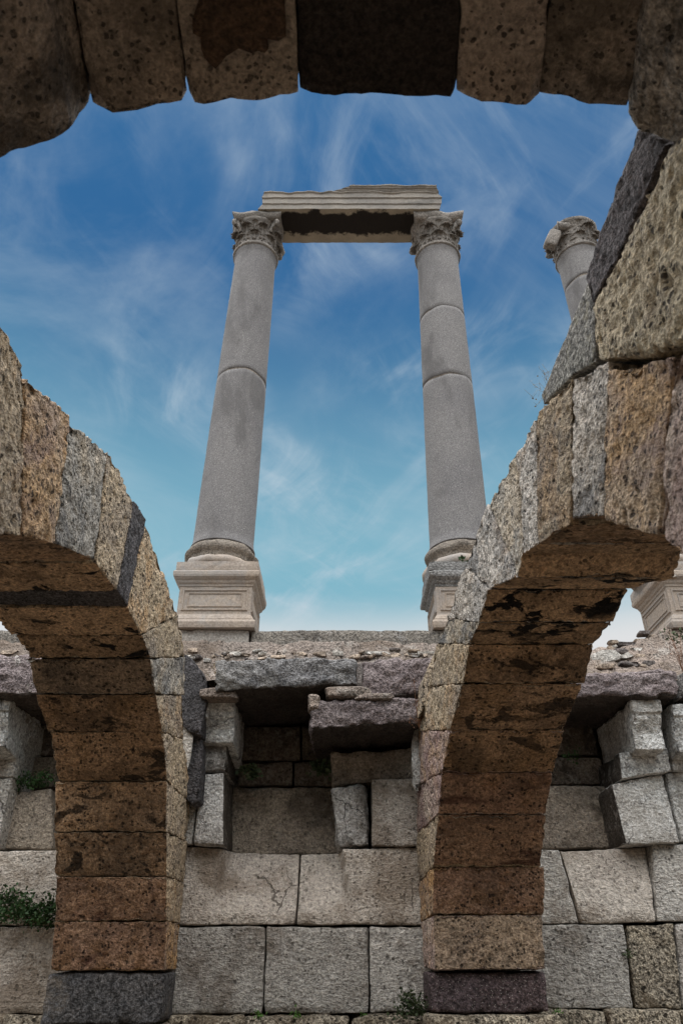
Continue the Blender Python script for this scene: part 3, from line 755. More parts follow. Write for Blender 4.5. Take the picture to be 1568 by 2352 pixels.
# ------------------------------------------------------------------ the two big arches that spring from the wall
def arch(label, facex, otherx, seams, mats, extra_round=.006, near=5):
    """seams: intrados (photo point on the face) and extrados (photo point or (Y, z))"""
    def solve(pt):
        if pt[0] < 20: return np.array(pt, float)            # already (Y, z)
        a, b = ab(*pt); k, m = facex                         # x = k + m*Y  on the visible face
        Y = k / (a - m)
        return np.array((Y, b * Y))
    pts = [(solve(i), solve(e)) for i, e in seams]
    root = thing('stone_arch', label, 'arch', (facex[0] + facex[1] * 6, 6.0, 0))
    fx = lambda Y: facex[0] + facex[1] * Y
    ox = lambda Y: otherx[0] + otherx[1] * Y
    rs = random.Random(len(seams))
    for k in range(len(pts) - 1):
        m, ms, res = mats[k]
        (i0, e0), (i1, e1) = pts[k], pts[k + 1]
        g0, g1 = .0022 / max(.05, np.linalg.norm(i1 - i0)), .0006 / max(.05, np.linalg.norm(e1 - e0))
        i0, i1 = i0 + (i1 - i0) * g0, i1 - (i1 - i0) * g0
        e0, e1 = e0 + (e1 - e0) * g1, e1 - (e1 - e0) * g1
        if k >= 8:
            e0 = e0 + (e0 - i0) * (eo := rs.uniform(-.04, .05)); e1 = e1 + (e1 - i1) * (eo + rs.uniform(-.03, .03))
        rad = (e0 - i0 + e1 - i1) / 2; rad = rad / np.linalg.norm(rad)
        oi = rad * rs.uniform(-.012, .012)
        df, do = rs.uniform(-.004, .004), rs.uniform(-.02, .02)
        def pt(q, side): return (((fx(q[0]) + df) if side == 0 else (ox(q[0]) + do)), q[0], q[1] + HC)
        c8 = [[[pt(i0 + oi, s), pt(i1 + oi, s)], [pt(e0, s), pt(e1, s)]] for s in (0, 1)]
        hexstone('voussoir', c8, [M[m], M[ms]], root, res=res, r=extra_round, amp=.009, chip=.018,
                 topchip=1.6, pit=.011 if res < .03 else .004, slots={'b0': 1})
    # mortar inside the ring, well behind every face
    vs, fs = [], []
    for (i_, e_) in pts:
        a_, b_ = i_ + (e_ - i_) * .10, i_ + (e_ - i_) * .9
        for q in (a_, b_):
            x0, x1 = fx(q[0]), ox(q[0])
            vs += [(x0 + (x1 - x0) * .06, q[0], q[1] + HC), (x0 + (x1 - x0) * .94, q[0], q[1] + HC)]
    n = len(pts)
    for k in range(n - 1):
        o_, p_ = 4 * k, 4 * k + 4
        fs += [[o_, o_ + 1, p_ + 1, p_], [o_ + 2, p_ + 2, p_ + 3, o_ + 3], [o_, p_, p_ + 2, o_ + 2], [o_ + 1, o_ + 3, p_ + 3, p_ + 1]]
    fs += [[0, 2, 3, 1], [4 * n - 4, 4 * n - 3, 4 * n - 1, 4 * n - 2]]
    mk('mortar_core', vs, fs, M['core'], root, smooth=False)
    return root, pts, fx, ox
FINE, MED = .0125, .017
left, lp, lfx, lox = arch('left stone arch of tan and grey voussoirs with one black basalt voussoir', (-1.22, 0), (-2.0, 0),
    [((378, 2230), (6.40, -.10)), ((384, 2116), (6.40, .20)), ((384, 2013), (6.39, .47)), ((383, 1911), (6.38, .76)), ((384, 1794), (6.36, 1.04)),
     ((373, 1681), (5.82, 1.42)), ((358, 1595), (5.62, 1.72)), ((345, 1513), (5.50, 1.98)), ((325, 1458), (5.10, 2.17)), ((293, 1394), (337, 1200)),
     ((272, 1356), (309, 1154)), ((223, 1291), (250, 1035)), ((130, 1250), (163, 963)), ((52, 1232), (60, 868)),
     ((1.98, 1.12), (1.80, 1.93)), ((1.78, .80), (1.25, 1.6)), ((1.66, .4), (1.0, .75)), ((1.62, .1), (1.0, .1))],
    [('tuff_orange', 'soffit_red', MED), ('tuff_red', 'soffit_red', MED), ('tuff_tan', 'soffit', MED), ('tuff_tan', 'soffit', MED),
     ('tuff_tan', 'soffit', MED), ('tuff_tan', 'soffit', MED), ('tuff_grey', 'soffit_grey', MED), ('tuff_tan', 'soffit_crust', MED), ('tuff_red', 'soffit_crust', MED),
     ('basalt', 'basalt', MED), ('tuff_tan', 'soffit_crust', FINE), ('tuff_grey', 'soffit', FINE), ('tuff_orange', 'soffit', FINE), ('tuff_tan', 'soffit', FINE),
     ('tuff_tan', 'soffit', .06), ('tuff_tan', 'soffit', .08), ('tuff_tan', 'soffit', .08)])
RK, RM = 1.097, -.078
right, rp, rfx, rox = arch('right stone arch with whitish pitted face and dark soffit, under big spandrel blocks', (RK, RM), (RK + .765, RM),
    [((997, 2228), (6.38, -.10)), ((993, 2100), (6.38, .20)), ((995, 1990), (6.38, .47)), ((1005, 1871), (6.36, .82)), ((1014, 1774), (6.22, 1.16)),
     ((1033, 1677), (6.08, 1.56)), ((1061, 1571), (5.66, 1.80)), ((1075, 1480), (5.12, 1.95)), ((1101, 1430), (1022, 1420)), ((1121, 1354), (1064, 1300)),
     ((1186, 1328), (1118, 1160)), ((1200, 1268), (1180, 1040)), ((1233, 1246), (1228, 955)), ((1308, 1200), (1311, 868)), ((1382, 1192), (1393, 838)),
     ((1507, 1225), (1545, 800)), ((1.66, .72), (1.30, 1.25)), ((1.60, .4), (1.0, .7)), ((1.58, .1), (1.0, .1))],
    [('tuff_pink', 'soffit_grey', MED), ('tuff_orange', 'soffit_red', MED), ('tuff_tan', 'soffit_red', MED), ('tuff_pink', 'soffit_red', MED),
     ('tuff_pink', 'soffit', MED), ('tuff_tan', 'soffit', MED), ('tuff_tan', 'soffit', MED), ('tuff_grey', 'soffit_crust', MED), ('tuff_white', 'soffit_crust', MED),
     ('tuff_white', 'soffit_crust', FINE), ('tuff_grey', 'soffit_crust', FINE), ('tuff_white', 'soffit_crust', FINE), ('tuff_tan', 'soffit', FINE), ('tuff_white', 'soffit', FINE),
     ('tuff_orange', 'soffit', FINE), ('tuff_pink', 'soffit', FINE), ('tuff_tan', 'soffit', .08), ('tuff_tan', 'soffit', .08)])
# spandrel stones of the right arch
def on_face(px, py, off=0.0):
    a, b = ab(px, py); Y = RK / (a - RM)
    return np.array((RK + RM * Y + off, Y, b * Y + HC))
def spandrel(q, mat, parent=right, off=0.0, w=.74, **k):
    return polystone('spandrel_block', [on_face(x, y, off) for x, y in q], (w, 0, 0), M[mat], parent,
                     **{**dict(res=.024, r=.014, amp=.010, chip=.03, pit=.007), **k})
spandrel([(1342, 645), (1356, 704), (1361, 831), (1311, 858), (1240, 932), (1236, 908)], 'wedge', off=.01, amp=.004, pit=.001, chip=.008, r=.008)
spandrel([(1462, 296), (1524, 330), (1430, 560), (1357, 699), (1342, 640), (1377, 530)], 'slab_dark', off=.0, pit=.008, res=.014, amp=.006, chip=.012, r=.008)
spandrel([(1530, 332), (1640, 230), (1680, 745), (1480, 818), (1366, 832), (1360, 706), (1435, 564)], 'tuff_cream', off=-.005, pit=.013, res=.012)
# stone seen above the left arch at the picture's edge
def on_left(px, py): 
    a, b = ab(px, py); Y = -1.22 / a
    return np.array((-1.22, Y, b * Y + HC))
polystone('spandrel_block', [on_left(-60, 640), on_left(0, 752), on_left(22, 782), on_left(40, 834), on_left(0, 826), on_left(-70, 800)], (-.7, 0, 0), M['wedge'], left, res=.024, amp=.012, chip=.03)
# stones packed behind the haunches
def haunch(q, Y, t, mat, parent, **k):
    return polystone('haunch_stone', [P(x, y, Y) for x, y in q], (0, t, 0), M[mat], parent, **{**dict(res=.03, r=.015, amp=.014, chip=.03), **k})
haunch([(404, 1500), (432, 1502), (468, 1545), (476, 1600), (462, 1690), (430, 1680), (404, 1650)], 6.02, .4, 'basalt', left)
haunch([(408, 1700), (462, 1690), (465, 1720), (458, 1840), (440, 1848), (408, 1820)], 6.12, .25, 'basalt', left)
haunch([(414, 1655), (444, 1690), (438, 1740), (426, 1782), (412, 1782)], 6.06, .03, 'chip_white', left, amp=.004, chip=.01, r=.006)
haunch([(962, 1640), (975, 1650), (980, 1760), (958, 1822), (948, 1800), (945, 1700)], 6.08, .10, 'marble_white', right, amp=.008)
haunch([(972, 1650), (984, 1640), (992, 1720), (972, 1770)], 6.0, .04, 'chip_dark', right, amp=.004, r=.005)
haunch([(1000, 1492), (1012, 1500), (1000, 1580), (968, 1640), (962, 1640), (968, 1560)], 5.7, .25, 'tuff_tan', right)
# impost blocks and piers
def impost(label, x0, x1, Yf, ztop, zbot, mat, parent, skew=0.0):
    c8 = [[[(x, y, z) for y in (Yf, 6.40)] for z in (HC + zbot, HC + ztop)] for x in (x0, x1)]
    return hexstone('impost_block', c8, M[mat], parent, res=.03, r=.016, amp=.012, chip=.03, label=label)
impost('dark worn impost block', -2.03, -1.21, 5.99, -.115, -.41, 'basalt_worn', left)
impost('dark reddish impost block', .60, 1.40, 5.98, -.112, -.345, 'basalt_red', right)
for x0, x1, root in ((-2.08, -1.16, left), (.56, 1.46, right)):
    zt_ = -.415 if x0 < 0 else -.35
    box('pier_block', (x0, 5.92, HC - .95), (x1, 6.32, HC + zt_), M['marble_rough'], root, res=.05, amp=.016, chip=.04)
    box('pier_block', (x0, 5.92, 0), (x1, 6.32, HC - .955), M['marble_rough'], root, res=.12, amp=.016, chip=.03)
for x0, x1, root in ((-2.0, -1.22, left), (RK + RM * 1.2, RK + RM * 1.2 + .765, right)):
    for z0, z1 in ((0, .55), (.555, 1.1), (1.105, HC + .09)):
        box('pier_block', (x0, .95, z0), (x1, 1.64, z1), M['tuff_tan'], root, res=.1, amp=.012, chip=.03)

# ------------------------------------------------------------------ the arch overhead
OY = 1.35
over = thing('stone_arch', 'dark overhead arch soffit of wide brown stones across the top of the view', 'arch', (0, 1.0, HC + 2.3))
def ostone(q, mat, flatten=True, **k):
    # only the far arris is broken: 13 cm in from it each underside is a flat dressed bed
    pts = [P(x, y, OY) for x, y in q]
    low = [i for i, (x, y) in enumerate(q) if y > 180]
    flat = [p.copy() for p in pts]
    if flatten:
        a_, b_ = pts[low[0]], pts[low[-1]]
        for i in low:
            t = (pts[i][0] - a_[0]) / (b_[0] - a_[0])
            flat[i][2] = a_[2] + (b_[2] - a_[2]) * t - .012
    def inner(p, d):
        r_ = p.copy(); r_[0] = -.10 + (r_[0] + .10) * (1 - .17 * d); r_[1] -= d; return r_
    mid = [inner(p, .13) for p in flat]
    back = dict(zip([tuple(p) for p in pts], [inner(p, .95) for p in flat]))
    return polystone('voussoir', pts, (0, 0, 0), M[mat], over, taper=lambda p: back[tuple(p)], mid=mid,
                     **{**dict(res=.022, r=.005, amp=.005, chip=.008, pit=.004), **k})
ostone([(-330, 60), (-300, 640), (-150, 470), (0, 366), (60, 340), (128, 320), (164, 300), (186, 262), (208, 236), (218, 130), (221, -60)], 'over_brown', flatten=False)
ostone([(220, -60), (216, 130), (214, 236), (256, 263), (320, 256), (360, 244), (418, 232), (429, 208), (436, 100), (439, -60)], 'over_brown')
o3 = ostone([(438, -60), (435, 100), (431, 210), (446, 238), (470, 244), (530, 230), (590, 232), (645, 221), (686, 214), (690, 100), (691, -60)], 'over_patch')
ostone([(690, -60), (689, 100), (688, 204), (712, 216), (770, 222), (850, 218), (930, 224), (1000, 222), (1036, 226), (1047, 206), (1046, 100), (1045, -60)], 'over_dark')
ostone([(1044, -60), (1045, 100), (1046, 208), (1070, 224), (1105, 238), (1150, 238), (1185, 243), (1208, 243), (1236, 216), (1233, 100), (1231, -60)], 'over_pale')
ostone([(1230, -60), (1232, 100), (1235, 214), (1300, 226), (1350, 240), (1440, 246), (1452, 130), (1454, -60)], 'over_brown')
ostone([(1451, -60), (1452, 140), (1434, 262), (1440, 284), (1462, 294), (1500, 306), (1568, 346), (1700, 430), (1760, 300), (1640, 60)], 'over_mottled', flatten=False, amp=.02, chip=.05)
# the peeled brown skin on the third stone: a thin raised crust on its underside
a0 = P(470, 150, OY); zc = P(560, 222, OY)[2]
outline = []
for k in range(36):
    t = 2 * math.pi * k / 36
    rr = 1 + .16 * math.sin(3 * t + 1) + .10 * math.sin(7 * t) + .06 * math.sin(13 * t + 2)
    outline.append((-.315 + .125 * rr * math.copysign(abs(math.cos(t)) ** .6, math.cos(t)), 1.07 + .165 * rr * math.copysign(abs(math.sin(t)) ** .7, math.sin(t))))
pv = [(x, y, zc + .022) for x, y in outline] + [(x, y, zc - .004) for x, y in outline] + [(-.315 + (x + .315) * .9, 1.07 + (y - 1.07) * .92, zc - .012) for x, y in outline]
n = 36
pf = [[i, (i + 1) % n, n + (i + 1) % n, n + i] for i in range(n)] + [[n + i, n + (i + 1) % n, 2 * n + (i + 1) % n, 2 * n + i] for i in range(n)] + [list(range(2 * n, 3 * n))]
M['skin'] = stone('brown peeled skin', (.075, .045, .028), (.055, .035, .024), (.03, .02, .014), .4, 24, .5, bump=.8)
mk('crust_patch', pv, pf, M['skin'], over, smooth=False)

# ------------------------------------------------------------------ columns
PCY = 6.845
SH0, SH1 = HC + 3.60, HC + 8.12              # shaft foot and neck
def shaft_r(z):
    t = (z - SH0) / (SH1 - SH0)
    r = .318 - .047 * t ** 1.25
    r += .022 * np.exp(-((z - SH0) / .05) ** 2) + .018 * np.exp(-((z - SH1) / .035) ** 2)
    return r
def drum(z0, z1, parent, b0, b1, seed, base):
    zs = np.linspace(z0, z1, max(6, int((z1 - z0) / .06)))
    zs = np.concatenate(([z0], [z0 + .012], zs[1:-1], [z1 - .012], [z1]))
    prof = [(shaft_r(z), z - base) for z in zs]
    prof[0] = (prof[0][0] - .012 * (b0 > 0), prof[0][1]); prof[-1] = (prof[-1][0] - .012 * (b1 > 0), prof[-1][1])
    def wob(R, Z, T):
        h = (Z - (z0 - base)) / (z1 - z0)
        jag0 = b0 * (np.sin(T + seed) + .35 * np.sin(3 * T + seed * 2) + .2 * np.sin(7 * T + seed))
        jag1 = b1 * (np.sin(T + seed + 1.7) + .35 * np.sin(3 * T + seed * 2 + 1) + .2 * np.sin(7 * T + seed + 2))
        return R, Z + jag0 * np.clip(1 - h * 4, 0, 1) + jag1 * np.clip(h * 4 - 3, 0, 1)
    return lathe('shaft_drum', prof, M['granite'], parent, 72, 0, 0, .0035, 8, wob)
def leaf_mesh():
    """acanthus leaf: lobed outline, ribs, tip curled outwards; x across, y outwards, z up, unit height"""
    nu, nv = 23, 19
    vs = []
    for j in range(nv):
        t = j / (nv - 1)
        w = (.40 + .10 * math.sin(t * math.pi * .9)) * (1 - .55 * max(0, t - .62) / .38)
        w *= 1 + .30 * math.sin(t * math.pi * 6.3 + .4)
        out = .10 + .10 * t ** 2 + (.34 * ((t - .68) / .32) ** 1.6 if t > .68 else 0)
        z = t * 1.0 - (.26 * ((t - .76) / .24) ** 1.8 if t > .76 else 0)
        for i in range(nu):
            s = 2 * i / (nu - 1) - 1
            rib = .085 * math.cos(s * math.pi * 5) * (1 - .3 * t) - .07 * abs(s) + .05 * max(0, 1 - abs(s) * 5)
            zz_ = z + .05 * abs(s) * (1 - t) - .10 * abs(s) * math.sin(t * math.pi * 6.3)* .4
            vs.append((s * w, out + rib, zz_))
    f = []
    for j in range(nv - 1):
        for i in range(nu - 1):
            a = j * nu + i
            f.append([a, a + nu, a + nu + 1, a + 1])
    vs = np.array(vs); inner = vs.copy(); inner[:, 1] -= .07; inner[:, 0] *= .9
    n0 = len(vs)
    v = np.concatenate((vs, inner))
    f2 = [[n0 + q for q in x[::-1]] for x in f]
    rim = [j * nu for j in range(nv)] + [(nv - 1) * nu + i for i in range(1, nu)] + [j * nu + nu - 1 for j in range(nv - 2, -1, -1)]
    f3 = [[rim[k], n0 + rim[k], n0 + rim[k + 1], rim[k + 1]] for k in range(len(rim) - 1)]
    me = bpy.data.meshes.new('acanthus_leaf')
    me.from_pydata(v.tolist(), [], f + f2 + f3)
    me.polygons.foreach_set('use_smooth', [True] * len(me.polygons)); me.materials.append(M['capital'])
    return me
LEAF = leaf_mesh()
def make_capital(col, zb, seed, broken):
    """zb: local height of the neck. Bell, two rings of leaves, volutes, abacus"""
    rs = random.Random(seed)
    prof = [(.285, 0), (.305, .012), (.31, .03), (.292, .045), (.275, .055), (.272, .12), (.275, .28), (.29, .40), (.325, .47), (.345, .50), (.30, .505)]
    cap = lathe('capital', [(r, zb + z) for r, z in prof], M['capital'], col, 56, 0, 0, .012, 7)
    c0 = Vector(cap.location)
    for ring, (n, z0, h, w, r, ph) in enumerate(((8, .045, .27, .25, .262, 0.0), (8, .10, .38, .24, .262, math.pi / 8), (8, .30, .20, .17, .29, 0.0))):
        for k in range(n):
            if rs.random() < (.0, .04, .2)[ring]: continue
            t = ph + 2 * math.pi * k / n
            o = bpy.data.objects.new('acanthus_leaf', LEAF)
            C.objects.link(o); o.parent = cap
            sc = rs.uniform(.93, 1.05)
            o.scale = (w, h * .62, h * sc)
            o.rotation_euler = (rs.uniform(-.05, .05), rs.uniform(-.05, .05), t - math.pi / 2)
            o.location = Vector((math.cos(t) * (r - .02), math.sin(t) * (r - .02), zb + z0)) - c0
    # abacus with hollow sides and worn corners, volutes beneath the corners
    n = 64; rim = []
    for k in range(n):
        t = 2 * math.pi * k / n
        c = abs(math.cos(2 * t))               # 0 at the corners
        r = .345 + .135 * (1 - c) ** 2.2
        r *= 1 - broken * max(0, perlin(np.array([[math.cos(t) * 1.4 + seed, math.sin(t) * 1.4, .3]]))[0]) * .75
        rim.append((math.cos(t) * r, math.sin(t) * r))
    lv = [(.86, .485), (.97, .50), (1.0, .545), (1.02, .56), (1.03, .60), (.9, .615)]
    vs = [(x * s, y * s, zb + z) for s, z in lv for x, y in rim]
    fs = [[j * n + i, j * n + (i + 1) % n, (j + 1) * n + (i + 1) % n, (j + 1) * n + i] for j in range(len(lv) - 1) for i in range(n)]
    v = np.array(vs); v = v + .018 * np.stack([fbm(v + 3 * seed + q, 7, 3) for q in (0, 20, 40)], -1)
    fs += [list(range(n))[::-1], list(range((len(lv) - 1) * n, len(lv) * n))]
    if broken > .5: v[:, 2] -= .10 + .12 * np.clip(fbm(v, 3.0, 2) + .2, 0, 1); v[:, :2] *= .86
    mk('abacus', v - np.array(c0), fs, M['capital'], cap, local=True)
    if broken > .5:
        pebble('volute', (-.37, -.20, zb + .20), (.085, .07, .17), M['capital'], cap, 3, 3, -.5).location = Vector((-.37, -.20, zb + .20)) - c0
    for k in range(4):
        if rs.random() < broken * .6: continue
        t = math.pi / 4 + k * math.pi / 2
        vv = []
        for j in range(34):
            s = j / 33; a = s * 3.6 * math.pi; rr = .062 * (1 - .78 * s)
            cr, cz = .365 + math.sin(a) * rr, zb + .425 + math.cos(a) * rr
            if j == 0: vv.append((.29 * math.cos(t), .29 * math.sin(t), zb + .33))
            vv.append((cr * math.cos(t), cr * math.sin(t), cz))
        tv, tf = tube_data([Vector(p) - c0 for p in vv], .032, 6)
        mk('volute', tv, tf, M['capital'], cap, local=True)
    return cap
def column(label, x0, tilt, breaks, seed, broken):
    base = HC + 3.30
    col = thing('column', label, 'column', (x0, PCY, base), 'columns of the ruined colonnade')
    # base: lower white torus, scotia, upper brown ring
    lathe('base_torus', [(.30, 0), (.385, .0), (.405, .03), (.405, .065), (.385, .10), (.35, .112)], M['pedestal'], col, 64, 0, 0, .02, 6, chip=.10)
    lathe('base_ring', [(.34, .10), (.352, .125), (.345, .15), (.352, .165), (.378, .19), (.384, .225), (.372, .26), (.345, .285), (.325, .305)], M['ring'], col, 64, 0, 0, .014, 8, chip=.05)
    zs = [SH0] + breaks + [SH1 + .01]
    for k in range(len(zs) - 1):
        drum(zs[k] + (.003 if k else 0), zs[k + 1] - (.003 if k < len(zs) - 2 else 0), col, .026 if k else 0, .026 if k < len(zs) - 2 else 0, seed + k - 0.0, base)
    make_capital(col, SH1 - base, seed, broken)
    # a thin repair seam of mortar where the drums meet
    for b in breaks:
        lathe('repair_seam', [(shaft_r(b) - .014, b - base - .09), (shaft_r(b) - .008, b - base), (shaft_r(b) - .014, b - base + .09)], M['ring'], col, 48)
    col.rotation_euler = (0, tilt, 0)
    return col
column('left granite column with a single crack at half height', -1.255, math.radians(.95), [HC + 5.90], 2, .25)
column('middle granite column cracked in two places, right end of the architrave on it', 1.245, math.radians(.8), [HC + 5.86, HC + 6.98], 5, .25)
column('broken-topped granite column at far right, its capital alone showing above the spandrel', 3.38, math.radians(-1.7), [HC + 7.55], 9, .9)

# ------------------------------------------------------------------ pedestals
def square_ring(name, prof, mats, parent, amp=.004, chip=.02, seg=12):
    """moulding of square plan: prof = (half width, z)"""
    vs, n = [], 4 * seg
    for hw, z in prof:
        for s in range(4):
            for k in range(seg):
                t = -1 + 2 * k / seg
                x, y = ((t, -1), (1, t), (-t, 1), (-1, -t))[s]
                vs.append((x * hw, y * hw, z))
    v = np.array(vs)
    f = np.array([[j * n + i, j * n + (i + 1) % n, (j + 1) * n + (i + 1) % n, (j + 1) * n + i] for j in range(len(prof) - 1) for i in range(n)])
    cor = np.minimum(np.abs(v[:, 0]), np.abs(v[:, 1])) / np.maximum(np.abs(v[:, 0]), np.abs(v[:, 1]))
    _seed[0] += 1
    q = v + _seed[0] * 4.3
    d = amp * fbm(q, 9, 3) - chip * np.clip(cor - .75, 0, 1) * 4 * np.clip(fbm(q, 4, 2) + .15, 0, 1)
    v = v + vnormals(v, f) * d[:, None]
    fl = f.tolist() + [list(range(n))[::-1], list(range((len(prof) - 1) * n, len(prof) * n))]
    o = mk(name, v, fl, mats, parent, smooth=False, local=True)
    return o
def panel(parent, hw, z0, z1, side, mat):
    """two nested raised frames on one face of the die"""
    o_all = []
    for m, d, w in ((.03, .012, .024), (.085, .009, .016)):
        rs_ = [(-hw + m, z0 + m * .7), (hw - m, z0 + m * .7), (hw - m, z1 - m * .7), (-hw + m, z1 - m * .7)]
        vs, fs = [], []
        for off, dep in ((0, -.004), (.3, d), (.7, d), (1, -.004)):
            for x, z in rs_:
                sx_ = x - math.copysign(w * off, x); sz_ = z - math.copysign(w * off, z - (z0 + z1) / 2)
                p = (sx_, -hw - dep, sz_)
                c, s = math.cos(side * math.pi / 2), math.sin(side * math.pi / 2)
                vs.append((p[0] * c - p[1] * s, p[0] * s + p[1] * c, p[2]))
        for j in range(3):
            for i in range(4):
                fs.append([j * 4 + i, j * 4 + (i + 1) % 4, (j + 1) * 4 + (i + 1) % 4, (j + 1) * 4 + i])
        mk('panel_frame', vs, fs, mat, parent, smooth=False, local=True)
def pedestal(label, x0, worn, seed):
    ped = thing('pedestal', label, 'pedestal', (x0, PCY, HC + 2.615), 'panelled column pedestals')
    up = M['pedestal_grey'] if worn else M['pedestal']
    square_ring('base_moulding', [(.40, .0), (.405, .02), (.41, .055), (.40, .075), (.385, .085), (.385, .10), (.37, .13), (.355, .15)], M['pedestal'], ped)
    square_ring('die', [(.352, .145), (.35, .16)] + [(.35, .16 + k * .05) for k in range(1, 6)] + [(.35, .44)], M['pedestal'], ped, .003, .01)
    for s in range(4): panel(ped, .35, .165, .435, s, M['pedestal'])
    square_ring('cornice', [(.35, .435), (.36, .445), (.36, .46), (.375, .475), (.385, .50), (.395, .505), (.415, .525), (.42, .545), (.42, .575), (.41, .59)], up, ped, .006, .06)
    square_ring('plinth', [(.385, .588), (.405, .595), (.408, .64), (.405, .69), (.38, .70)], up, ped, .010, .05)
    return ped
pedestal('left pale marble pedestal with a framed panel, under the left column', -1.215, False, 1)
pm = pedestal('grey-topped weathered pedestal half hidden behind the right arch, under the middle column', 1.26, True, 2)
pedestal('pale panelled pedestal at the right edge, above the rubble of the wall', 3.50, False, 3)
pebble('broken_corner', (-.30, -.40, .10), (.10, .07, .13), M['concrete'], pm, 4, 3)

# ------------------------------------------------------------------ architrave
AZ = HC + 8.735
arc = thing('architrave', 'broken marble architrave beam with black stained underside, lying across two capitals', 'architrave', (.1, 6.77, AZ))
def beam(name, prof, x0, x1, mats, parent, nseg, soff=None, ends=None, amp=.008, topnoise=0.0):
    xs = np.linspace(x0, x1, nseg); m = len(prof)
    vs = []
    for x in xs:
        for y, z in prof:
            vs.append((x, y, z))
    v = np.array(vs)
    g_ = np.arange(nseg * m).reshape(nseg, m); g2 = np.roll(g_, -1, axis=1)
    f = np.stack((g_[:-1], g_[1:], g2[1:], g2[:-1]), -1).reshape(-1, 4)
    _seed[0] += 1
    q = v + _seed[0] * 6.1
    v[:, 2] += amp * fbm(q, 9, 3); v[:, 1] += amp * fbm(q + 40, 9, 3)
    zt_ = max(p[1] for p in prof); top = np.clip((v[:, 2] - (zt_ - .07)) / .07, 0, 1)
    if topnoise: v[:, 2] -= top * topnoise * np.clip(fbm(q * np.array((1, .2, .2)), 3.2, 4, .6) + .15, 0, 1)
    if ends: v[:, 0] += ends(v, (v[:, 0] - x0) / (x1 - x0))
    mi = np.zeros(len(f), int)
    if soff is not None: mi[(np.arange(len(f)) % m) == soff] = 1
    fl = f.tolist() + [g_[0].tolist(), g_[-1].tolist()[::-1]]
    mi = np.concatenate((mi, [0, 0]))
    o = mk(name, v, fl, mats, parent, smooth=False, mi=mi, local=True)
    return o
pr = [(-.29, .0), (-.29, .09), (-.294, .094), (-.305, .098), (-.305, .195), (-.309, .199), (-.322, .205), (-.322, .285), (-.33, .30), (-.34, .305), (-.34, .32),
      (-.15, .325), (.15, .325), (.30, .315), (.30, .2), (.28, .1), (.27, .0), (.20, 0), (-.2, 0)]
def jag(v, t):
    n_ = fbm(v + 5, 4, 3)
    return np.where(t < .06, (.06 - t) / .06 * (.14 * n_ + .30 * v[:, 2]), 0) + np.where(t > .95, (t - .95) / .05 * (.14 * n_ - .25 * np.clip(v[:, 2] - .12, 0, 1)), 0)
pr = pr[:16] + [(.27, .0)]
xa0, xa1 = P(600, 485, 6.47)[0] - .16, P(1012, 487, 6.47)[0] - .1
beam('fascia_block', pr, xa0, xa1, [M['architrave'], M['architrave_soffit']], arc, 60, soff=16, ends=jag, amp=.008, topnoise=.07)
pc = [(-.325, .315), (-.34, .33), (-.345, .35), (-.36, .355), (-.37, .38), (-.382, .385), (-.382, .405), (-.30, .415), (.0, .415), (.2, .40), (.22, .315)]
def jag2(v, t):
    n_ = fbm(v + 15, 5, 3)
    return np.where(t < .12, (.12 - t) / .12 * (.22 * n_ + 2.2 * (v[:, 2] - .31)), 0) + np.where(t > .9, (t - .9) / .1 * (.10 * n_ - 1.0 * (v[:, 2] - .36)), 0)
beam('crown_moulding', pc, P(775, 440, 6.42)[0] - .1, xa1 - .02, M['architrave'], arc, 46, ends=jag2, amp=.010, topnoise=.06)
pebble('broken_moulding', (P(690, 446, 6.5)[0] - .1, -.15, .325), (.22, .15, .03), M['architrave'], arc, 7, 3)
pebble('broken_moulding', (P(605, 452, 6.5)[0] - .1, -.12, .30), (.12, .2, .04), M['architrave'], arc, 11, 3)

# ------------------------------------------------------------------ plants
def leaf_cloud(rs, centres, n, size, spread, shape=1.0):
    vs, fs = [], []
    for k in range(n):
        c = Vector(rs.choice(centres)) + Vector((rs.gauss(0, spread[0]), rs.gauss(0, spread[1]), rs.gauss(0, spread[2])))
        d = Vector((rs.gauss(0, 1), rs.gauss(-.5, .8), rs.gauss(.2, 1))).normalized()
        s = d.orthogonal().normalized(); s.rotate(Matrix.Rotation(rs.uniform(0, 6.28), 3, d))
        L = size * rs.uniform(.6, 1.3); w = L * .34 * shape
        nrm = d.cross(s).normalized()
        i = len(vs)
        vs += [c, c + d * L * .5 + s * w + nrm * L * .08, c + d * L, c + d * L * .5 - s * w + nrm * L * .08]
        fs += [[i, i + 1, i + 2], [i, i + 2, i + 3]]
    return vs, fs
def plant(name, label, cat, root, centres, n, size, spread, mat, stems, seed, stem_mat='twig', srad=.003, group=None):
    rs = random.Random(seed)
    t = thing(name, label, cat, tuple(root), group)
    sv, sf = [], []
    for st in stems:
        v, f = tube_data(st, srad, 4)
        o = len(sv); sv += v; sf += [[q + o for q in x] for x in f]
    if sv: mk('stem', [tuple(v) for v in sv], sf, M[stem_mat], t)
    if n:
        v, f = leaf_cloud(rs, centres, n, size, spread)
        mk('foliage', [tuple(q) for q in v], f, M[mat], t, smooth=False)
    return t
rs = random.Random(4)
cs, st = [], []
root = P(60, 2105, 6.42)
for k in range(26):
    x = rs.uniform(-25, 118); y = rs.uniform(2078, 2118) - 10 * math.sin(x * .05)
    p = P(x, y, rs.uniform(6.22, 6.38)); cs.append(p)
    st.append([root, (root + p) / 2 + np.array((0, -.05, -.02)), p])
for x, y in ((16, 2048), (10, 2062), (50, 2052), (62, 2066), (118, 2066), (112, 2085)):
    p = P(x, y, 6.33); q = P(x - 3, 2090, 6.34)
    cs += [p, (p + q) / 2]; st.append([q, (p + q) / 2, p])
plant('wall_shrub', 'dark green shrub hanging from the wall at the left edge, beside the left arch', 'shrub', root, cs, 1500, .030, (.045, .035, .025), 'leaf', st, 11)
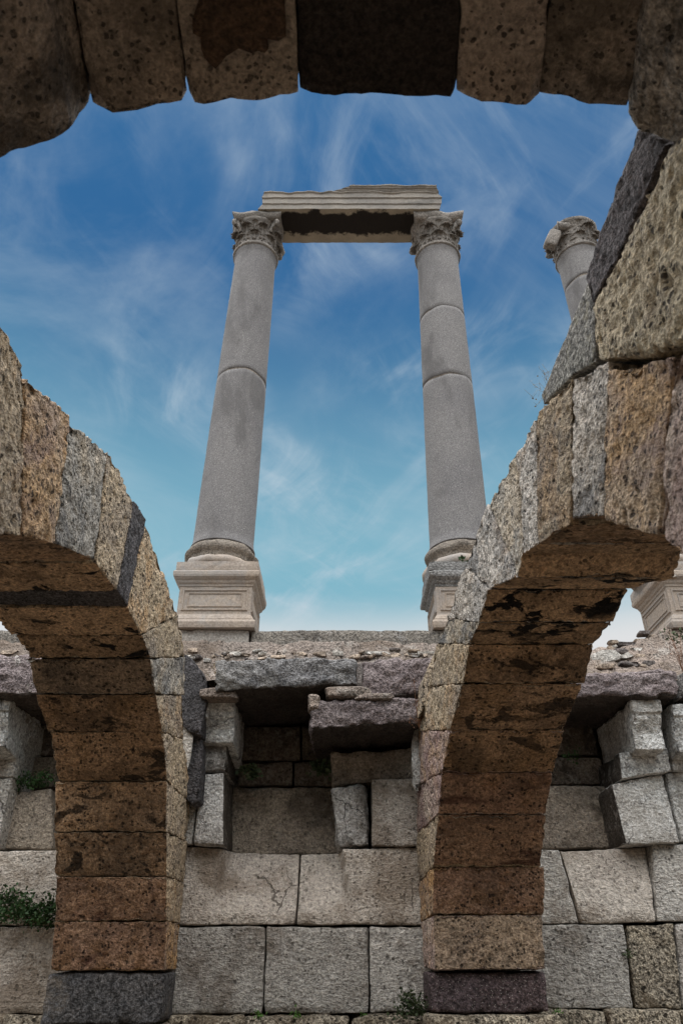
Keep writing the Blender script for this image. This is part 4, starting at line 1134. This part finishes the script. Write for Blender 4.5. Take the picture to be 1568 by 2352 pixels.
p = P(70, 1795, 6.62)
plant('wall_shrub', 'small dark shrub deep in the shadowed left niche', 'shrub', p, [P(x, y, 6.55) for x, y in ((40, 1800), (60, 1790), (85, 1796), (105, 1785))], 350, .03, (.05, .03, .03), 'leaf', [[p, P(60, 1790, 6.55)]], 12)
def tuft(x, y, Y, n, sz, mat, label, sp=.02, name='weed_tuft', cat='weed'):
    p = P(x, y, Y)
    cc = [p + np.array((random.gauss(0, sp * 1.4), -.01, abs(random.gauss(0, sp)))) for _ in range(6)]
    return plant(name, label, cat, p, cc, n, sz, (sp, sp * .6, sp * .7), mat, [[p, c] for c in cc], int(x), 'leaf_dull', .0015)
tuft(592, 2336, 6.30, 40, .022, 'leaf_bright', 'bright green weed tuft on the ledge, leftmost along the wall foot', .014)
tuft(680, 2337, 6.30, 40, .022, 'leaf_bright', 'bright green weed tuft under the centre block, second along the wall foot', .014)
tuft(833, 2334, 6.30, 14, .016, 'leaf_bright', 'tiny green sprig below the joint beside the right lower block', .008)
tuft(942, 2330, 6.20, 420, .026, 'leaf_dull', 'bushy green weed at the foot of the right arch, left of its dark impost', .042)
tuft(1277, 2326, 6.28, 26, .02, 'leaf_bright', 'green sprig on the ledge just right of the dark reddish impost', .012)
tuft(1441, 2195, 6.40, 60, .018, 'leaf_dull', 'small green tuft in the vertical joint beside the yellowish eroded block', .016)
tuft(745, 1775, 6.6, 120, .05, 'leaf_dull', 'drooping fern in the dark middle niche', .03, 'fern', 'fern')
tuft(575, 1782, 6.6, 100, .05, 'leaf_dull', 'dim fern beside the left jamb of the middle niche', .03, 'fern', 'fern')
tuft(1310, 1745, 6.6, 40, .03, 'leaf', 'small dark plant in the right niche beside the right arch', .04, 'fern', 'fern')
tuft(1060, 1291, 4.2, 5, .03, 'leaf', 'single bright leafy sprig on the right arch, before the middle column', .01)
# dry stems
def dry(label, x, y, Y, tips, mat, rad, seed):
    r0 = P(x, y, Y); sts = []
    for tx, ty in tips:
        e = P(tx, ty, Y - .05); m_ = (r0 + e) / 2 + np.array((random.uniform(-.02, .02), -.02, .02))
        sts.append([r0, m_, e])
        for _ in range(3):
            f_ = random.uniform(.45, .95); b_ = r0 + (e - r0) * f_
            sts.append([b_, b_ + np.array((random.uniform(-.04, .04), -.01, random.uniform(.0, .05)))])
    return plant('dry_weed', label, 'weed', r0, [r0 + (P(tx, ty, Y) - r0) * .8 for tx, ty in tips], 10 if Y < 3 else 40, .012, (.02, .01, .03), mat, sts, seed, mat, rad)
dry('dry reddish weed in the joint where the right arch meets the purple slabs', 962, 1672, 5.85, [(950, 1555), (956, 1600), (946, 1650), (968, 1640)], 'twig', .0028, 31)
dry('reddish weed with thin stalks at the right edge, below the right pedestal', 1568, 1545, 6.0, [(1535, 1450), (1545, 1470), (1528, 1480), (1560, 1455), (1560, 1500)], 'twig', .003, 33)
tuft(1540, 1470, 6.05, 60, .03, 'leaf_dull', 'pale green weed among the rubble at the right edge', .04)
dry('thin straw-coloured grass stems sprouting beside the grey wedge stone against the sky', 1262, 905, 2.58, [(1228, 935), (1243, 835), (1250, 862), (1222, 885), (1215, 915), (1246, 850)], 'straw', .0009, 35)
dry('rusty dry grass beside the left end of the grey slab', 498, 1555, 6.0, [(490, 1525), (505, 1520), (488, 1540), (498, 1515)], 'straw', .002, 36)
